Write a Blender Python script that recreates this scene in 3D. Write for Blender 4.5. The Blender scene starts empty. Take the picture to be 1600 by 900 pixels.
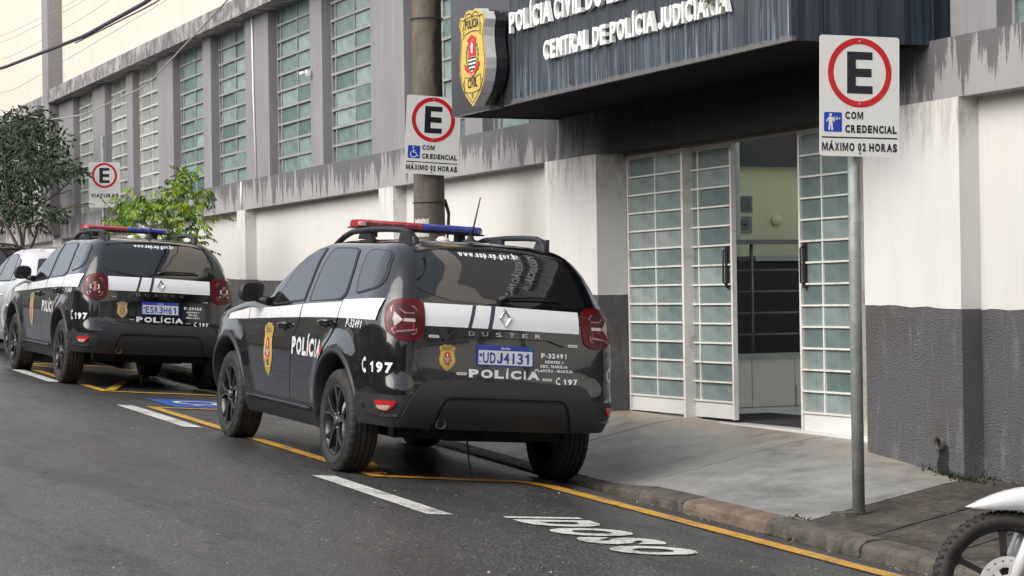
import bpy, bmesh, math, random
import numpy as np
from mathutils import Vector, Matrix, geometry, Euler
random.seed(7)
R_ = math.radians
scene = bpy.context.scene
COL = scene.collection

# ------------------------------------------------------------------ camera
FPX = 3300.0
cam_d = bpy.data.cameras.new('camera')
cam_o = bpy.data.objects.new('camera', cam_d)
COL.objects.link(cam_o)
cam_d.sensor_width = 36.0
cam_d.lens = FPX / 1600 * 36
cam_d.clip_start = 0.1
cam_d.clip_end = 2000
CAM = Vector((0, 0, 1.6))
_psi = math.atan(1440 / FPX)
_pit = math.atan((490 - .015 * 1440 - 450) / FPX)
_F = Vector((math.sin(_psi) * math.cos(_pit), math.cos(_psi) * math.cos(_pit), math.sin(_pit)))
_R0 = _F.cross(Vector((0, 0, 1))).normalized()
_U0 = _R0.cross(_F)
_a = math.atan(.015)
_U = _U0 * math.cos(_a) + _R0 * math.sin(_a)
_R = _R0 * math.cos(_a) - _U0 * math.sin(_a)
cm = Matrix((_R, _U, -_F)).transposed().to_4x4()
cm.translation = CAM
cam_o.matrix_world = cm
scene.camera = cam_o
cam_d.dof.use_dof = False

# ------------------------------------------------------------------ light
SUN_EL, SUN_AZ = 40, 258        # azimuth measured clockwise from +Y
w = bpy.data.worlds.new('World')
scene.world = w
w.use_nodes = True
nt = w.node_tree
nt.nodes.clear()
sky = nt.nodes.new('ShaderNodeTexSky')
sky.sky_type = 'NISHITA'
sky.sun_disc = False
sky.sun_elevation = R_(SUN_EL)
sky.sun_rotation = R_(SUN_AZ)
sky.air_density = 1.0
sky.dust_density = 4.0
sky.ozone_density = 1.0
hs = nt.nodes.new('ShaderNodeHueSaturation')
hs.inputs['Saturation'].default_value = .40
bg = nt.nodes.new('ShaderNodeBackground')
bg.inputs['Strength'].default_value = .15
wo = nt.nodes.new('ShaderNodeOutputWorld')
nt.links.new(sky.outputs[0], hs.inputs['Color'])
nt.links.new(hs.outputs[0], bg.inputs['Color'])
nt.links.new(bg.outputs[0], wo.inputs['Surface'])
sd = bpy.data.lights.new('sun', 'SUN')
sd.energy = 1.5
sd.angle = R_(65)
sd.color = (1.0, .965, .92)
so = bpy.data.objects.new('sun', sd)
COL.objects.link(so)
_az, _el = R_(SUN_AZ), R_(SUN_EL)
_sdir = Vector((math.sin(_az) * math.cos(_el), math.cos(_az) * math.cos(_el), math.sin(_el)))
so.rotation_euler = _sdir.to_track_quat('Z', 'Y').to_euler()
so.location = (0, 0, 30)
scene.view_settings.view_transform = 'Standard'
scene.view_settings.look = 'None'
scene.view_settings.exposure = 0.56
scene.view_settings.gamma = 1.0

# ------------------------------------------------------------------ helpers
def tag(o, label=None, cat=None, group=None, kind=None):
    if label: o['label'] = label
    if cat: o['category'] = cat
    if group: o['group'] = group
    if kind: o['kind'] = kind
    return o

def empty(name, loc=(0, 0, 0), rot=(0, 0, 0), label=None, cat=None, group=None):
    o = bpy.data.objects.new(name, None)
    o.location = loc
    o.rotation_euler = rot
    o.empty_display_size = .2
    COL.objects.link(o)
    return tag(o, label, cat, group)

def link_mesh(name, me, parent=None, loc=None, rot=None):
    o = bpy.data.objects.new(name, me)
    COL.objects.link(o)
    if parent is not None: o.parent = parent
    if loc is not None: o.location = loc
    if rot is not None: o.rotation_euler = rot
    return o

def copy_tree(o, parent=None):
    c = o.copy()
    COL.objects.link(c)
    if parent is not None:
        c.parent = parent
    for ch in list(o.children):
        copy_tree(ch, c)
    return c

class MB:
    """collects shapes, builds ONE mesh object"""
    def __init__(s):
        s.v = []; s.f = []; s.m = []; s.n = {}; s.sm = []
    def add(s, vs, fs, mi=0, smooth=False, normals=None):
        b = len(s.v)
        s.v += [tuple(map(float, p)) for p in vs]
        if normals is not None:
            for i, n in enumerate(normals): s.n[b + i] = tuple(map(float, n))
        for f in fs:
            s.f.append(tuple(b + i for i in f)); s.m.append(mi); s.sm.append(smooth)
        return s
    def box(s, x0, x1, y0, y1, z0, z1, mi=0):
        return s.hexa([(x0, y0, z0), (x1, y0, z0), (x1, y1, z0), (x0, y1, z0), (x0, y0, z1), (x1, y0, z1), (x1, y1, z1), (x0, y1, z1)], mi)
    def hexa(s, v, mi=0):
        return s.add(v, [(0, 3, 2, 1), (4, 5, 6, 7), (0, 1, 5, 4), (1, 2, 6, 5), (2, 3, 7, 6), (3, 0, 4, 7)], mi)
    def wall(s, x0, x1, y0, y1, zb0, zb1, zt0, zt1, mi=0):
        """prism between y0 and y1 with own bottom / top heights at each end"""
        return s.hexa([(x0, y0, zb0), (x1, y0, zb0), (x1, y1, zb1), (x0, y1, zb1), (x0, y0, zt0), (x1, y0, zt0), (x1, y1, zt1), (x0, y1, zt1)], mi)
    def obox(s, c, half, M=None, mi=0):
        vs = []
        for dz in (-1, 1):
            for dx, dy in ((-1, -1), (1, -1), (1, 1), (-1, 1)):
                p = Vector((dx * half[0], dy * half[1], dz * half[2]))
                if M is not None: p = M @ p
                vs.append(tuple(Vector(c) + p))
        return s.hexa(vs, mi)
    def tube(s, path, r, seg=10, mi=0, caps=True, smooth=True):
        P = [Vector(p) for p in path]
        n = len(P)
        rr = r if isinstance(r, (list, tuple)) else [r] * n
        b = len(s.v)
        t0 = (P[1] - P[0]).normalized()
        up = Vector((0, 0, 1)) if abs(t0.z) < .9 else Vector((1, 0, 0))
        a = t0.cross(up).normalized()
        for i in range(n):
            t = (P[min(i + 1, n - 1)] - P[max(i - 1, 0)]).normalized()
            a = (a - t * a.dot(t)).normalized()
            c = t.cross(a)
            for k in range(seg):
                an = 2 * math.pi * k / seg
                s.v.append(tuple(P[i] + (a * math.cos(an) + c * math.sin(an)) * rr[i]))
        for i in range(n - 1):
            for k in range(seg):
                k2 = (k + 1) % seg
                s.f.append((b + i * seg + k, b + i * seg + k2, b + (i + 1) * seg + k2, b + (i + 1) * seg + k))
                s.m.append(mi); s.sm.append(smooth)
        if caps:
            s.f.append(tuple(b + k for k in reversed(range(seg)))); s.m.append(mi); s.sm.append(False)
            s.f.append(tuple(b + (n - 1) * seg + k for k in range(seg))); s.m.append(mi); s.sm.append(False)
        return s
    def lathe(s, prof, c=(0, 0, 0), axis='x', seg=32, mi=0, smooth=True, closed=False):
        """prof: list of (radius, along)"""
        b = len(s.v)
        for r, h in prof:
            for k in range(seg):
                an = 2 * math.pi * k / seg
                u, v = r * math.cos(an), r * math.sin(an)
                p = {'x': (h, u, v), 'y': (u, h, v), 'z': (u, v, h)}[axis]
                s.v.append((c[0] + p[0], c[1] + p[1], c[2] + p[2]))
        n = len(prof)
        for i in range(n - 1 + (1 if closed else 0)):
            j = (i + 1) % n
            for k in range(seg):
                k2 = (k + 1) % seg
                s.f.append((b + i * seg + k, b + i * seg + k2, b + j * seg + k2, b + j * seg + k))
                s.m.append(mi); s.sm.append(smooth)
        return s
    def prism(s, poly, fn, d, mi=0, step=None):
        """poly 2-D, fn(u,v,h) -> 3-D ; h from 0 to d"""
        vs, fs = tri2d(poly, step)
        n = len(vs)
        s.add([fn(u, v, d) for u, v in vs], fs, mi)
        s.add([fn(u, v, 0) for u, v in vs], [tuple(reversed(f)) for f in fs], mi)
        m = len(poly)
        s.add([fn(u, v, d) for u, v in poly] + [fn(u, v, 0) for u, v in poly], [(i, (i + 1) % m, m + (i + 1) % m, m + i) for i in range(m)], mi)
        return s
    def build(s, name, mats, parent=None, loc=None, rot=None, fixn=True):
        me = s.mesh(name, mats, fixn)
        return link_mesh(name, me, parent, loc, rot)
    def mesh(s, name, mats, fixn=True):
        me = bpy.data.meshes.new(name)
        me.from_pydata(s.v, [], s.f)
        if not isinstance(mats, (list, tuple)): mats = [mats]
        for m in mats: me.materials.append(m)
        me.polygons.foreach_set('material_index', s.m)
        me.polygons.foreach_set('use_smooth', s.sm)
        if fixn:
            bm = bmesh.new(); bm.from_mesh(me)
            bmesh.ops.recalc_face_normals(bm, faces=bm.faces)
            bm.to_mesh(me); bm.free()
        me.update()
        if s.n:
            nn = [(0, 0, 0)] * len(s.v)
            for i, q in s.n.items(): nn[i] = q
            me.normals_split_custom_set_from_vertices(nn)
        return me

def resample(poly, step, closed=True):
    out = []
    n = len(poly)
    for i in range(n if closed else n - 1):
        a = poly[i]; b = poly[(i + 1) % n]
        d = math.hypot(b[0] - a[0], b[1] - a[1])
        k = max(1, int(math.ceil(d / step)))
        for j in range(k): out.append((a[0] + (b[0] - a[0]) * j / k, a[1] + (b[1] - a[1]) * j / k))
    if not closed: out.append(poly[-1])
    return out

def rounded(poly, r, n=5):
    """round every corner of a 2-D polygon"""
    out = []
    m = len(poly)
    rr = r if isinstance(r, (list, tuple)) else [r] * m
    for i in range(m):
        p = Vector(poly[i]); a = Vector(poly[i - 1]) - p; b = Vector(poly[(i + 1) % m]) - p
        q = min(rr[i], a.length * .48, b.length * .48)
        if q < 1e-5: out.append(tuple(p)); continue
        A = p + a.normalized() * q; B = p + b.normalized() * q
        for k in range(n + 1):
            t = k / n
            out.append(tuple(A * (1 - t) ** 2 + p * 2 * t * (1 - t) + B * t * t))
    return out

def inpoly(x, y, P):
    c = False
    j = len(P) - 1
    for i in range(len(P)):
        if (P[i][1] > y) != (P[j][1] > y) and x < (P[j][0] - P[i][0]) * (y - P[i][1]) / (P[j][1] - P[i][1]) + P[i][0]: c = not c
        j = i
    return c

def tri2d(poly, step=None, holes=()):
    """constrained triangulation of a polygon (with interior points every step)"""
    if step is None and not holes and len(poly) <= 4:
        return list(poly), [tuple(range(len(poly)))]
    P = resample(poly, step) if step else list(poly)
    vs = [Vector(p) for p in P]
    n = len(vs)
    ed = [(i, (i + 1) % n) for i in range(n)]
    HH = []
    for h in holes:
        H = resample(h, step) if step else list(h)
        HH.append(H)
        b = len(vs)
        vs += [Vector(p) for p in H]
        ed += [(b + i, b + (i + 1) % len(H)) for i in range(len(H))]
    if step:
        xs = [p[0] for p in P]; ys = [p[1] for p in P]
        y = min(ys) + step * .6
        r = 0
        while y < max(ys):
            x = min(xs) + step * (.6 if r % 2 else .1)
            while x < max(xs):
                if inpoly(x, y, P) and not any(inpoly(x, y, H) for H in HH):
                    if all(abs(p[0] - x) + abs(p[1] - y) > step * .5 for p in P): vs.append(Vector((x, y)))
                x += step
            y += step; r += 1
    res = geometry.delaunay_2d_cdt(vs, ed, [], 1, 1e-6)
    V = [tuple(p) for p in res[0]]
    F = []
    for f in res[2]:
        cx = sum(V[i][0] for i in f) / len(f); cy = sum(V[i][1] for i in f) / len(f)
        if any(inpoly(cx, cy, H) for H in HH): continue
        if not inpoly(cx, cy, P): continue
        F.append(tuple(f))
    return V, F

# text -------------------------------------------------------------
_tc = {}
def _rawtext(s, bold):
    k = (s, bold)
    if k in _tc: return _tc[k]
    if s == 'J':
        P_ = [(.28, .72), (.46, .72), (.46, .20), (.42, .08), (.32, .0), (.16, .0), (.05, .07), (.0, .2), (.15, .24), (.19, .15), (.24, .13), (.28, .2)]
        _tc[k] = tri2d(P_)
        return _tc[k]
    if s == 'M':
        P_ = [(0, 0), (0, .72), (.21, .72), (.38, .27), (.55, .72), (.76, .72), (.76, 0), (.61, 0), (.61, .49), (.45, .04), (.31, .04), (.15, .49), (.15, 0)]
        _tc[k] = tri2d(P_)
        return _tc[k]
    if s == '1':
        _tc[k] = ([(.0, .46), (.17, .46), (.17, .0), (.34, .0), (.34, .72), (.20, .72), (.13, .62), (.0, .58)], [(0, 1, 6, 7), (1, 4, 5, 6), (1, 2, 3, 4)])
        return _tc[k]
    cu = bpy.data.curves.new('lettering_source', 'FONT')
    cu.body = s; cu.size = 1.0; cu.offset = bold; cu.resolution_u = 3
    o = bpy.data.objects.new('lettering_source', cu)
    COL.objects.link(o)
    bpy.context.view_layer.update()
    dg = bpy.context.evaluated_depsgraph_get()
    me = bpy.data.meshes.new_from_object(o.evaluated_get(dg))
    V = [(v.co.x, v.co.y) for v in me.vertices]
    F = [tuple(p.vertices) for p in me.polygons]
    bpy.data.objects.remove(o); bpy.data.curves.remove(cu); bpy.data.meshes.remove(me)
    _tc[k] = (V, F)
    return _tc[k]

import unicodedata
ADV = dict(zip('ABCDEFGHIJKLMNOPQRSTUVWXYZ', (722, 722, 722, 722, 667, 611, 778, 722, 278, 556, 722, 611, 833, 722, 778, 667, 778, 722, 667, 611, 722, 667, 944, 667, 667, 611)))
ADV.update({c: 556 for c in '0123456789'})
ADV.update({' ': 278, '.': 278, '-': 333, '+': 584, 'w': 778, 's': 556, 'p': 611, 'g': 611, 'o': 611, 'v': 556, 'b': 611, 'r': 389})
BEAR = dict(A=10, V=10, T=22, W=8, Y=10, L=40, J=30)
def glyphs(s, x, y, width, cap, bold=.045, align='l', slant=0.0, mono=None):
    """one entry per character: (verts, faces), every glyph fitted to grotesque bold proportions"""
    H, _ = _rawtext('H', bold)
    h = max(p[1] for p in H) - min(p[1] for p in H); b0 = min(p[1] for p in H)
    sy = cap / h
    def info(c):
        b = unicodedata.normalize('NFD', c)[0]
        a = mono or ADV.get(b, 600)
        be = 50 if mono else BEAR.get(b, 62)
        if mono and b in 'I1': be = 130
        return b, a, be
    tot = sum(info(c)[1] for c in s) - info(s[0])[2] - info(s[-1])[2]
    u = width / tot
    pos = (x if align == 'l' else x - width / 2) - info(s[0])[2] * u
    out = []
    for c in s:
        b, a, be = info(c)
        if c != ' ':
            V, F = _rawtext(c, bold); VB = V if b == c else _rawtext(b, bold)[0]
            g0 = min(p[0] for p in VB); g1 = max(p[0] for p in VB)
            tw = (a - 2 * be) * u
            if b in 'I.' and not mono: tw = min(tw, cap * .26)
            if b == '1': tw = min(tw, cap * .46) if not mono else cap * .40
            if mono and b == 'I': tw = cap * .20
            sx = tw / (g1 - g0)
            o = pos + (a * u - tw) / 2
            if b in '1JM': sy1 = cap / .72; out.append(([(o + q[0] * sx + slant * q[1] * sy1, y + q[1] * sy1) for q in V], F)); pos += a * u; continue
            if b == c or b != 'I': fx = lambda q: o + (q - g0) * sx
            else: fx = lambda q: o + tw / 2 + (q - (g0 + g1) / 2) * sy * .8 if (q < g0 - 1e-4 or q > g1 + 1e-4) else o + (q - g0) * sx
            out.append(([(fx(p[0]) + slant * (p[1] - b0) * sy, y + (p[1] - b0) * sy) for p in V], F))
        pos += a * u
    return out
def text2d(s, x, y, width, cap, bold=.045, align='l', slant=0.0, mono=None):
    VV = []; FF = []
    for V, F in glyphs(s, x, y, width, cap, bold, align, slant, mono):
        k = len(VV); VV += V; FF += [tuple(k + i for i in f) for f in F]
    return VV, FF

def circle2(cx, cy, r, n=32, ry=None):
    ry = ry or r
    return [(cx + r * math.cos(2 * math.pi * i / n), cy + ry * math.sin(2 * math.pi * i / n)) for i in range(n)]

def ring2(cx, cy, r0, r1, n=48):
    a = circle2(cx, cy, r0, n); b = circle2(cx, cy, r1, n)
    return a + b, [(i, (i + 1) % n, n + (i + 1) % n, n + i) for i in range(n)]

def stroke2(pts, w, closed=False):
    """a flat band of width w along a polyline -> verts, faces"""
    P = [Vector(p) for p in pts]
    n = len(P); V = []; F = []
    for i in range(n):
        a = P[i - 1] if (i > 0 or closed) else P[i]
        b = P[(i + 1) % n] if (i < n - 1 or closed) else P[i]
        t = (b - a).normalized()
        q = Vector((-t.y, t.x)) * w / 2
        V += [tuple(P[i] + q), tuple(P[i] - q)]
    for i in range(n if closed else n - 1):
        j = (i + 1) % n
        F.append((2 * i, 2 * i + 1, 2 * j + 1, 2 * j))
    return V, F
# ------------------------------------------------------------------ materials
class G:
    def __init__(s, name):
        s.mat = bpy.data.materials.new(name)
        s.mat.use_nodes = True
        s.t = s.mat.node_tree
        s.b = s.t.nodes['Principled BSDF']
        s._oc = None
    def n(s, typ): return s.t.nodes.new(typ)
    def L(s, a, b): s.t.links.new(a, b)
    def co(s):
        if s._oc is None:
            s._oc = s.n('ShaderNodeTexCoord').outputs['Object']
        return s._oc
    def sc(s, v, vec=None):
        m = s.n('ShaderNodeMapping')
        m.inputs['Scale'].default_value = v
        s.L(vec or s.co(), m.inputs['Vector'])
        return m.outputs[0]
    def noise(s, scale=5, detail=3, rough=.55, stretch=None, dist=0.0):
        m = s.n('ShaderNodeTexNoise')
        m.inputs['Scale'].default_value = scale
        m.inputs['Detail'].default_value = detail
        m.inputs['Roughness'].default_value = rough
        m.inputs['Distortion'].default_value = dist
        s.L(s.sc(stretch) if stretch else s.co(), m.inputs['Vector'])
        return m.outputs['Fac']
    def voro(s, scale=5, stretch=None, out='Distance'):
        m = s.n('ShaderNodeTexVoronoi')
        m.inputs['Scale'].default_value = scale
        s.L(s.sc(stretch) if stretch else s.co(), m.inputs['Vector'])
        return m.outputs[out]
    def ramp(s, fac, stops, interp='LINEAR'):
        r = s.n('ShaderNodeValToRGB')
        r.color_ramp.interpolation = interp
        e = r.color_ramp.elements
        while len(e) > 1: e.remove(e[0])
        for i, (p, c) in enumerate(stops):
            q = e[0] if i == 0 else e.new(p)
            q.position = p
            if not isinstance(c, (list, tuple)): c = (c, c, c)
            q.color = (*c, 1)
        s.L(fac, r.inputs[0])
        return r.outputs[0]
    def _set(s, inp, v):
        if isinstance(v, (int, float)):
            inp.default_value = v if not hasattr(inp.default_value, '__len__') else (v, v, v, 1)
        elif isinstance(v, (list, tuple)): inp.default_value = (*v, 1) if len(v) == 3 and len(inp.default_value) == 4 else v
        else: s.L(v, inp)
    def mix(s, fac, a, b, blend='MIX'):
        m = s.n('ShaderNodeMix')
        m.data_type = 'RGBA'; m.blend_type = blend
        s._set(m.inputs[0], fac); s._set(m.inputs[6], a); s._set(m.inputs[7], b)
        return m.outputs[2]
    def math(s, op, a, b=0.0, clamp=False):
        m = s.n('ShaderNodeMath')
        m.operation = op; m.use_clamp = clamp
        s._set(m.inputs[0], a); s._set(m.inputs[1], b)
        return m.outputs[0]
    def xyz(s):
        m = s.n('ShaderNodeSeparateXYZ'); s.L(s.co(), m.inputs[0]); return m.outputs
    def rnd(s): return s.n('ShaderNodeObjectInfo').outputs['Random']
    def bump(s, h, strength=.3, dist=.01):
        m = s.n('ShaderNodeBump')
        m.inputs['Strength'].default_value = strength
        m.inputs['Distance'].default_value = dist
        s.L(h, m.inputs['Height'])
        s.L(m.outputs[0], s.b.inputs['Normal'])
    def set(s, **k):
        names = dict(base='Base Color', rough='Roughness', metal='Metallic', ior='IOR', coat='Coat Weight', coatr='Coat Roughness', spec='Specular IOR Level', trans='Transmission Weight', alpha='Alpha', sub='Subsurface Weight')
        for a, v in k.items(): s._set(s.b.inputs[names[a]], v)
        return s.mat

def plain(name, base, rough=.5, metal=0.0, var=.12, scale=9, bump=0.0, **k):
    g = G(name)
    a = tuple(c * (1 - var) for c in base); b = tuple(min(1, c * (1 + var)) for c in base)
    nz = g.noise(scale, 4)
    g.set(base=g.mix(nz, a, b), rough=g.math('ADD', rough - .06, g.math('MULTIPLY', nz, .12)), metal=metal, **k)
    if bump: g.bump(g.noise(scale * 12, 3), bump, .004)
    return g.mat

M = {}
# --- asphalt: wet in long smears, stone speckle
g = G('asphalt')
fine = g.noise(64, 3, .8)
med = g.noise(60, 3, .6)
big = g.noise(.55, 4, .6, stretch=(1.2, .35, 1))
sm_ = g.noise(1.3, 6, .66, stretch=(1.5, .45, 1), dist=.15)
base = g.ramp(fine, [(.30, (.012, .0118, .0118)), (.46, (.032, .0315, .0315)), (.55, (.074, .073, .072)), (.62, (.21, .20, .19)), (.70, (.45, .43, .41))])
base = g.mix(g.ramp(big, [(.40, 0.0), (.62, .55)]), base, (.026, .025, .024))
base = g.mix(g.ramp(sm_, [(.52, 0.0), (.60, .35)]), base, (.020, .019, .019))
lx = g.xyz()
base = g.mix(g.ramp(g.noise(5, 3, .6), [(.66, 0.0), (.72, .7)]), base, (.012, .0115, .011))
gut = g.math('MULTIPLY', g.ramp(g.math('MULTIPLY', g.math('ADD', lx[0], 0.0), .1), [(.575, 0.0), (.60, .75), (.66, .9)]), g.ramp(g.noise(7, 5, .7), [(.35, .25), (.6, 1.0)]))
base = g.mix(gut, base, (.030, .026, .021))
g.set(base=base, rough=g.ramp(g.math('ADD', g.math('MULTIPLY', sm_, .7), g.math('MULTIPLY', med, .3)), [(.34, .25), (.5, .34), (.62, .46)]), spec=.5)
g.bump(g.math('ADD', g.math('MULTIPLY', fine, .8), g.math('MULTIPLY', med, .5)), .6, .008)
M['asphalt'] = g.mat

def paintmark(name, col, wear=.5):
    g = G(name)
    nz = g.noise(40, 4, .7)
    nb = g.noise(3.5, 4, .6)
    worn = g.ramp(g.math('ADD', g.math('MULTIPLY', nz, .55), g.math('MULTIPLY', nb, .45)), [(wear + .02, 0.0), (wear + .14, .75)])
    g.set(base=g.mix(worn, g.mix(nb, tuple(c * .85 for c in col), tuple(min(1, c * 1.08) for c in col)), (.07, .068, .065)), rough=.5)
    g.bump(g.noise(130, 2), .4, .003)
    return g.mat
M['mark_white'] = paintmark('road_paint_white', (.64, .64, .61), .47)
M['mark_yellow'] = paintmark('road_paint_yellow', (.60, .34, .045), .455)
M['mark_blue'] = paintmark('road_paint_blue', (.022, .085, .33), .5)

# --- concrete of the driveway slab, stained
g = G('driveway_concrete')
a_ = g.noise(1.1, 6, .65, dist=.8); b_ = g.noise(6, 7, .78); c_ = g.noise(90, 3)
base = g.ramp(g.math('ADD', g.math('MULTIPLY', a_, .6), g.math('MULTIPLY', b_, .4)), [(.33, (.14, .14, .137)), (.46, (.225, .225, .22)), (.58, (.32, .32, .308)), (.7, (.42, .415, .40))])
base = g.mix(g.ramp(g.noise(2.3, 5, .7), [(.55, 0.0), (.68, .55)]), base, (.12, .115, .11))
base = g.mix(g.ramp(g.noise(16, 5, .8, stretch=(.7, 1.3, 1)), [(.60, 0.0), (.70, .6)]), base, (.10, .095, .09))
x3 = g.xyz()
rust = g.math('MULTIPLY', g.ramp(g.math('MULTIPLY', x3[0], .1), [(.745, 0.0), (.785, .8)]), g.ramp(g.noise(6, 4), [(.35, 0.2), (.6, 1.0)]))
base = g.mix(g.ramp(c_, [(.40, .0), (.7, .45)]), base, (.12, .12, .115))
base = g.mix(rust, base, (.36, .28, .20))
g.set(base=base, rough=g.ramp(b_, [(.3, .25), (.7, .6)]))
g.bump(g.math('ADD', g.math('MULTIPLY', c_, .5), g.math('MULTIPLY', b_, .5)), .35, .006)
M['concrete_light'] = g.mat
g = G('old_dark_paving')
a_ = g.noise(2.2, 6, .7, dist=.5); c_ = g.noise(70, 4, .7)
d_ = g.noise(14, 6, .8)
base = g.ramp(g.math('ADD', g.math('MULTIPLY', a_, .45), g.math('MULTIPLY', d_, .55)), [(.36, (.022, .018, .015)), (.47, (.062, .053, .044)), (.56, (.115, .098, .080)), (.66, (.22, .19, .155))])
g.set(base=base, rough=.8)
g.bump(g.math('ADD', g.math('MULTIPLY', c_, .5), g.math('MULTIPLY', d_, 1.5)), 1.0, .030)
M['paving_dark'] = g.mat
def kerbmat(name, c, dirt=(.035, .032, .028)):
    g = G(name)
    nb = g.noise(9, 5, .7); nf = g.noise(80, 3)
    x = g.xyz()
    g.set(base=g.mix(g.ramp(nb, [(.40, 0.0), (.68, .85)]), g.mix(nf, tuple(q * .75 for q in c), tuple(q * 1.15 for q in c)), dirt), rough=.82)
    g.bump(g.math('ADD', nb, nf), .7, .012)
    return g.mat
M['kerb'] = kerbmat('kerb_stone_grey', (.115, .103, .085), (.022, .020, .017))
M['kerb_red'] = kerbmat('kerb_stone_reddish', (.19, .14, .11), (.07, .055, .04))

# --- walls
def wallmat(name, col, stain, rough=.8, bump=.25, streak=.5, bscale=55):
    g = G(name)
    s1 = g.noise(2.2, 6, .7, stretch=(1, 1.6, .35), dist=.4); s2 = g.noise(1.2, 5, .6); f = g.noise(bscale, 4, .6)
    st = g.math('MULTIPLY', g.ramp(s1, [(.45, 0.0), (.72, streak)]), g.ramp(s2, [(.35, .3), (.6, 1.0)]))
    base = g.mix(st, g.mix(s2, tuple(c * .93 for c in col), tuple(min(1, c * 1.05) for c in col)), stain)
    g.set(base=base, rough=rough)
    g.bump(f, bump, .008)
    return g
M['white_wall'] = wallmat('white_painted_render', (.60, .59, .565), (.45, .42, .36), streak=.28, bscale=120, bump=.2).mat
M['upper_wall'] = wallmat('cream_upper_render', (.63, .575, .505), (.52, .45, .37), streak=.6).mat
g = wallmat('white_pilaster_render_dirty', (.62, .615, .60), (.38, .33, .26), streak=.30, bscale=120, bump=.25)
z = g.xyz()
top = g.math('MULTIPLY', g.ramp(g.math('MULTIPLY', z[2], .25), [(.60, 0.0), (.70, .75)]), g.ramp(g.noise(5, 6, .75, stretch=(1, 2.4, .5)), [(.46, 0.0), (.66, 1.0)]))
old = g.b.inputs['Base Color'].links[0].from_socket
g.set(base=g.mix(top, old, (.20, .15, .10)))
M['white_pilaster'] = g.mat
# roughcast dado
g = G('dark_grey_roughcast')
vo = g.voro(105); nf = g.noise(120, 3, .75); nb = g.noise(1.6, 4, .6); n2 = g.noise(5, 4, .7, stretch=(1, 2, .5))
h = g.math('ADD', g.math('MULTIPLY', vo, 1.0), g.math('MULTIPLY', nf, .8))
base = g.ramp(nf, [(.34, (.095, .096, .102)), (.5, (.135, .137, .145)), (.64, (.185, .188, .197)), (.76, (.27, .273, .28))])
base = g.mix(g.ramp(nb, [(.42, 0.0), (.62, .55)]), base, (.115, .098, .085))
base = g.mix(g.ramp(n2, [(.54, 0.0), (.68, .6)]), base, (.27, .27, .275))
g.set(base=base, rough=.75)
g.bump(h, 1.0, .020)
M['dado'] = g.mat
g = G('grey_painted_pilaster')
nb = g.noise(1.4, 5, .6); s1 = g.noise(3, 5, .65, stretch=(1, 3, .2))
g.set(base=g.mix(g.ramp(s1, [(.5, 0.0), (.75, .45)]), g.mix(nb, (.185, .18, .19), (.25, .243, .255)), (.36, .34, .33)), rough=.7)
g.bump(g.noise(90, 4), .2, .005)
M['grey_paint'] = g.mat
# band with damp runs from its top edge
g = G('grey_band_with_damp_runs')
x = g.xyz()
d = g.math('SUBTRACT', 3.2, x[2])
runs = g.noise(1.5, 8, .78, stretch=(0.0, 3.0, .22), dist=.15); sl = g.noise(.55, 2, .5, stretch=(0, 1, 0))
lim = g.math('MULTIPLY', g.math('SUBTRACT', g.math('ADD', g.math('MULTIPLY', runs, 1.0), g.math('MULTIPLY', sl, .35)), .585), 2.4)
wet = g.ramp(g.math('SUBTRACT', lim, g.math('MULTIPLY', d, 1.0)), [(.0, 0.0), (.012, 1.0)])
nb = g.noise(2.5, 4)
dry = g.mix(nb, (.26, .255, .258), (.34, .33, .332))
soot_shade = g.math('MULTIPLY', g.ramp(g.math('MULTIPLY', x[1], .05), [(.56, 0.0), (.60, .93), (.79, .97), (.825, .35), (.85, 0.0)]), 1.0)  # soot stain plus the canopy's shade, painted along the band
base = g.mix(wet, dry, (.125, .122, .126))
base = g.mix(soot_shade, base, g.mix(g.noise(3, 4, .6, stretch=(1, 3, .3)), (.006, .005, .0055), (.016, .014, .013)))
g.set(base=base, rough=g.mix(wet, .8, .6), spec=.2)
g.bump(g.noise(70, 4), .25, .006)
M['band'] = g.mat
g = G('cornice_weathered')
x = g.xyz()
nb = g.noise(4, 5, .7, stretch=(1, 1.3, 1)); 
g.set(base=g.ramp(nb, [(.38, (.12, .115, .12)), (.52, (.24, .23, .235)), (.63, (.45, .43, .42)), (.75, (.2, .19, .19))]), rough=.8)
g.bump(g.noise(60, 4), .3, .006)
M['cornice'] = g.mat

# weathered sheet of the canopy
g = G('weathered_blue_grey_sheet')
x = g.xyz()
st1 = g.noise(7, 4, .65, stretch=(1, 3.2, .10)); st2 = g.noise(26, 3, .6, stretch=(1, 2.0, .06)); nb = g.noise(1.3, 4)
hgt = g.math('SUBTRACT', x[2], 3.17)
low = g.ramp(hgt, [(.0, 1.0), (.22, .75), (.45, .22), (1.0, .10)])
st = g.math('MULTIPLY', g.ramp(g.math('ADD', g.math('MULTIPLY', st1, .55), g.math('MULTIPLY', st2, .45)), [(.44, 0.0), (.53, .35), (.62, 1.0)]), low)
base = g.mix(nb, (.016, .0175, .023), (.034, .036, .044))
base = g.mix(g.math('MULTIPLY', st, .85), base, (.15, .20, .25))
thin = g.math('MULTIPLY', g.ramp(g.noise(60, 2, .5, stretch=(1, 1.0, .03)), [(.66, 0.0), (.69, 1.0)]), low)
base = g.mix(g.math('MULTIPLY', thin, .6), base, (.46, .50, .52))
edge = g.ramp(g.math('SUBTRACT', g.math('MULTIPLY', g.noise(9, 3, .8, stretch=(1, 1.4, 0)), .07), hgt), [(.0, 0.0), (.006, .9)])
base = g.mix(edge, base, (.13, .125, .12))
g.set(base=base, rough=.42)
g.bump(st2, .12, .004)
M['sheet'] = g.mat
g = G('dark_end_sheet')
x = g.xyz()
st1 = g.noise(8, 4, .6, stretch=(3, 1, .08))
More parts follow.
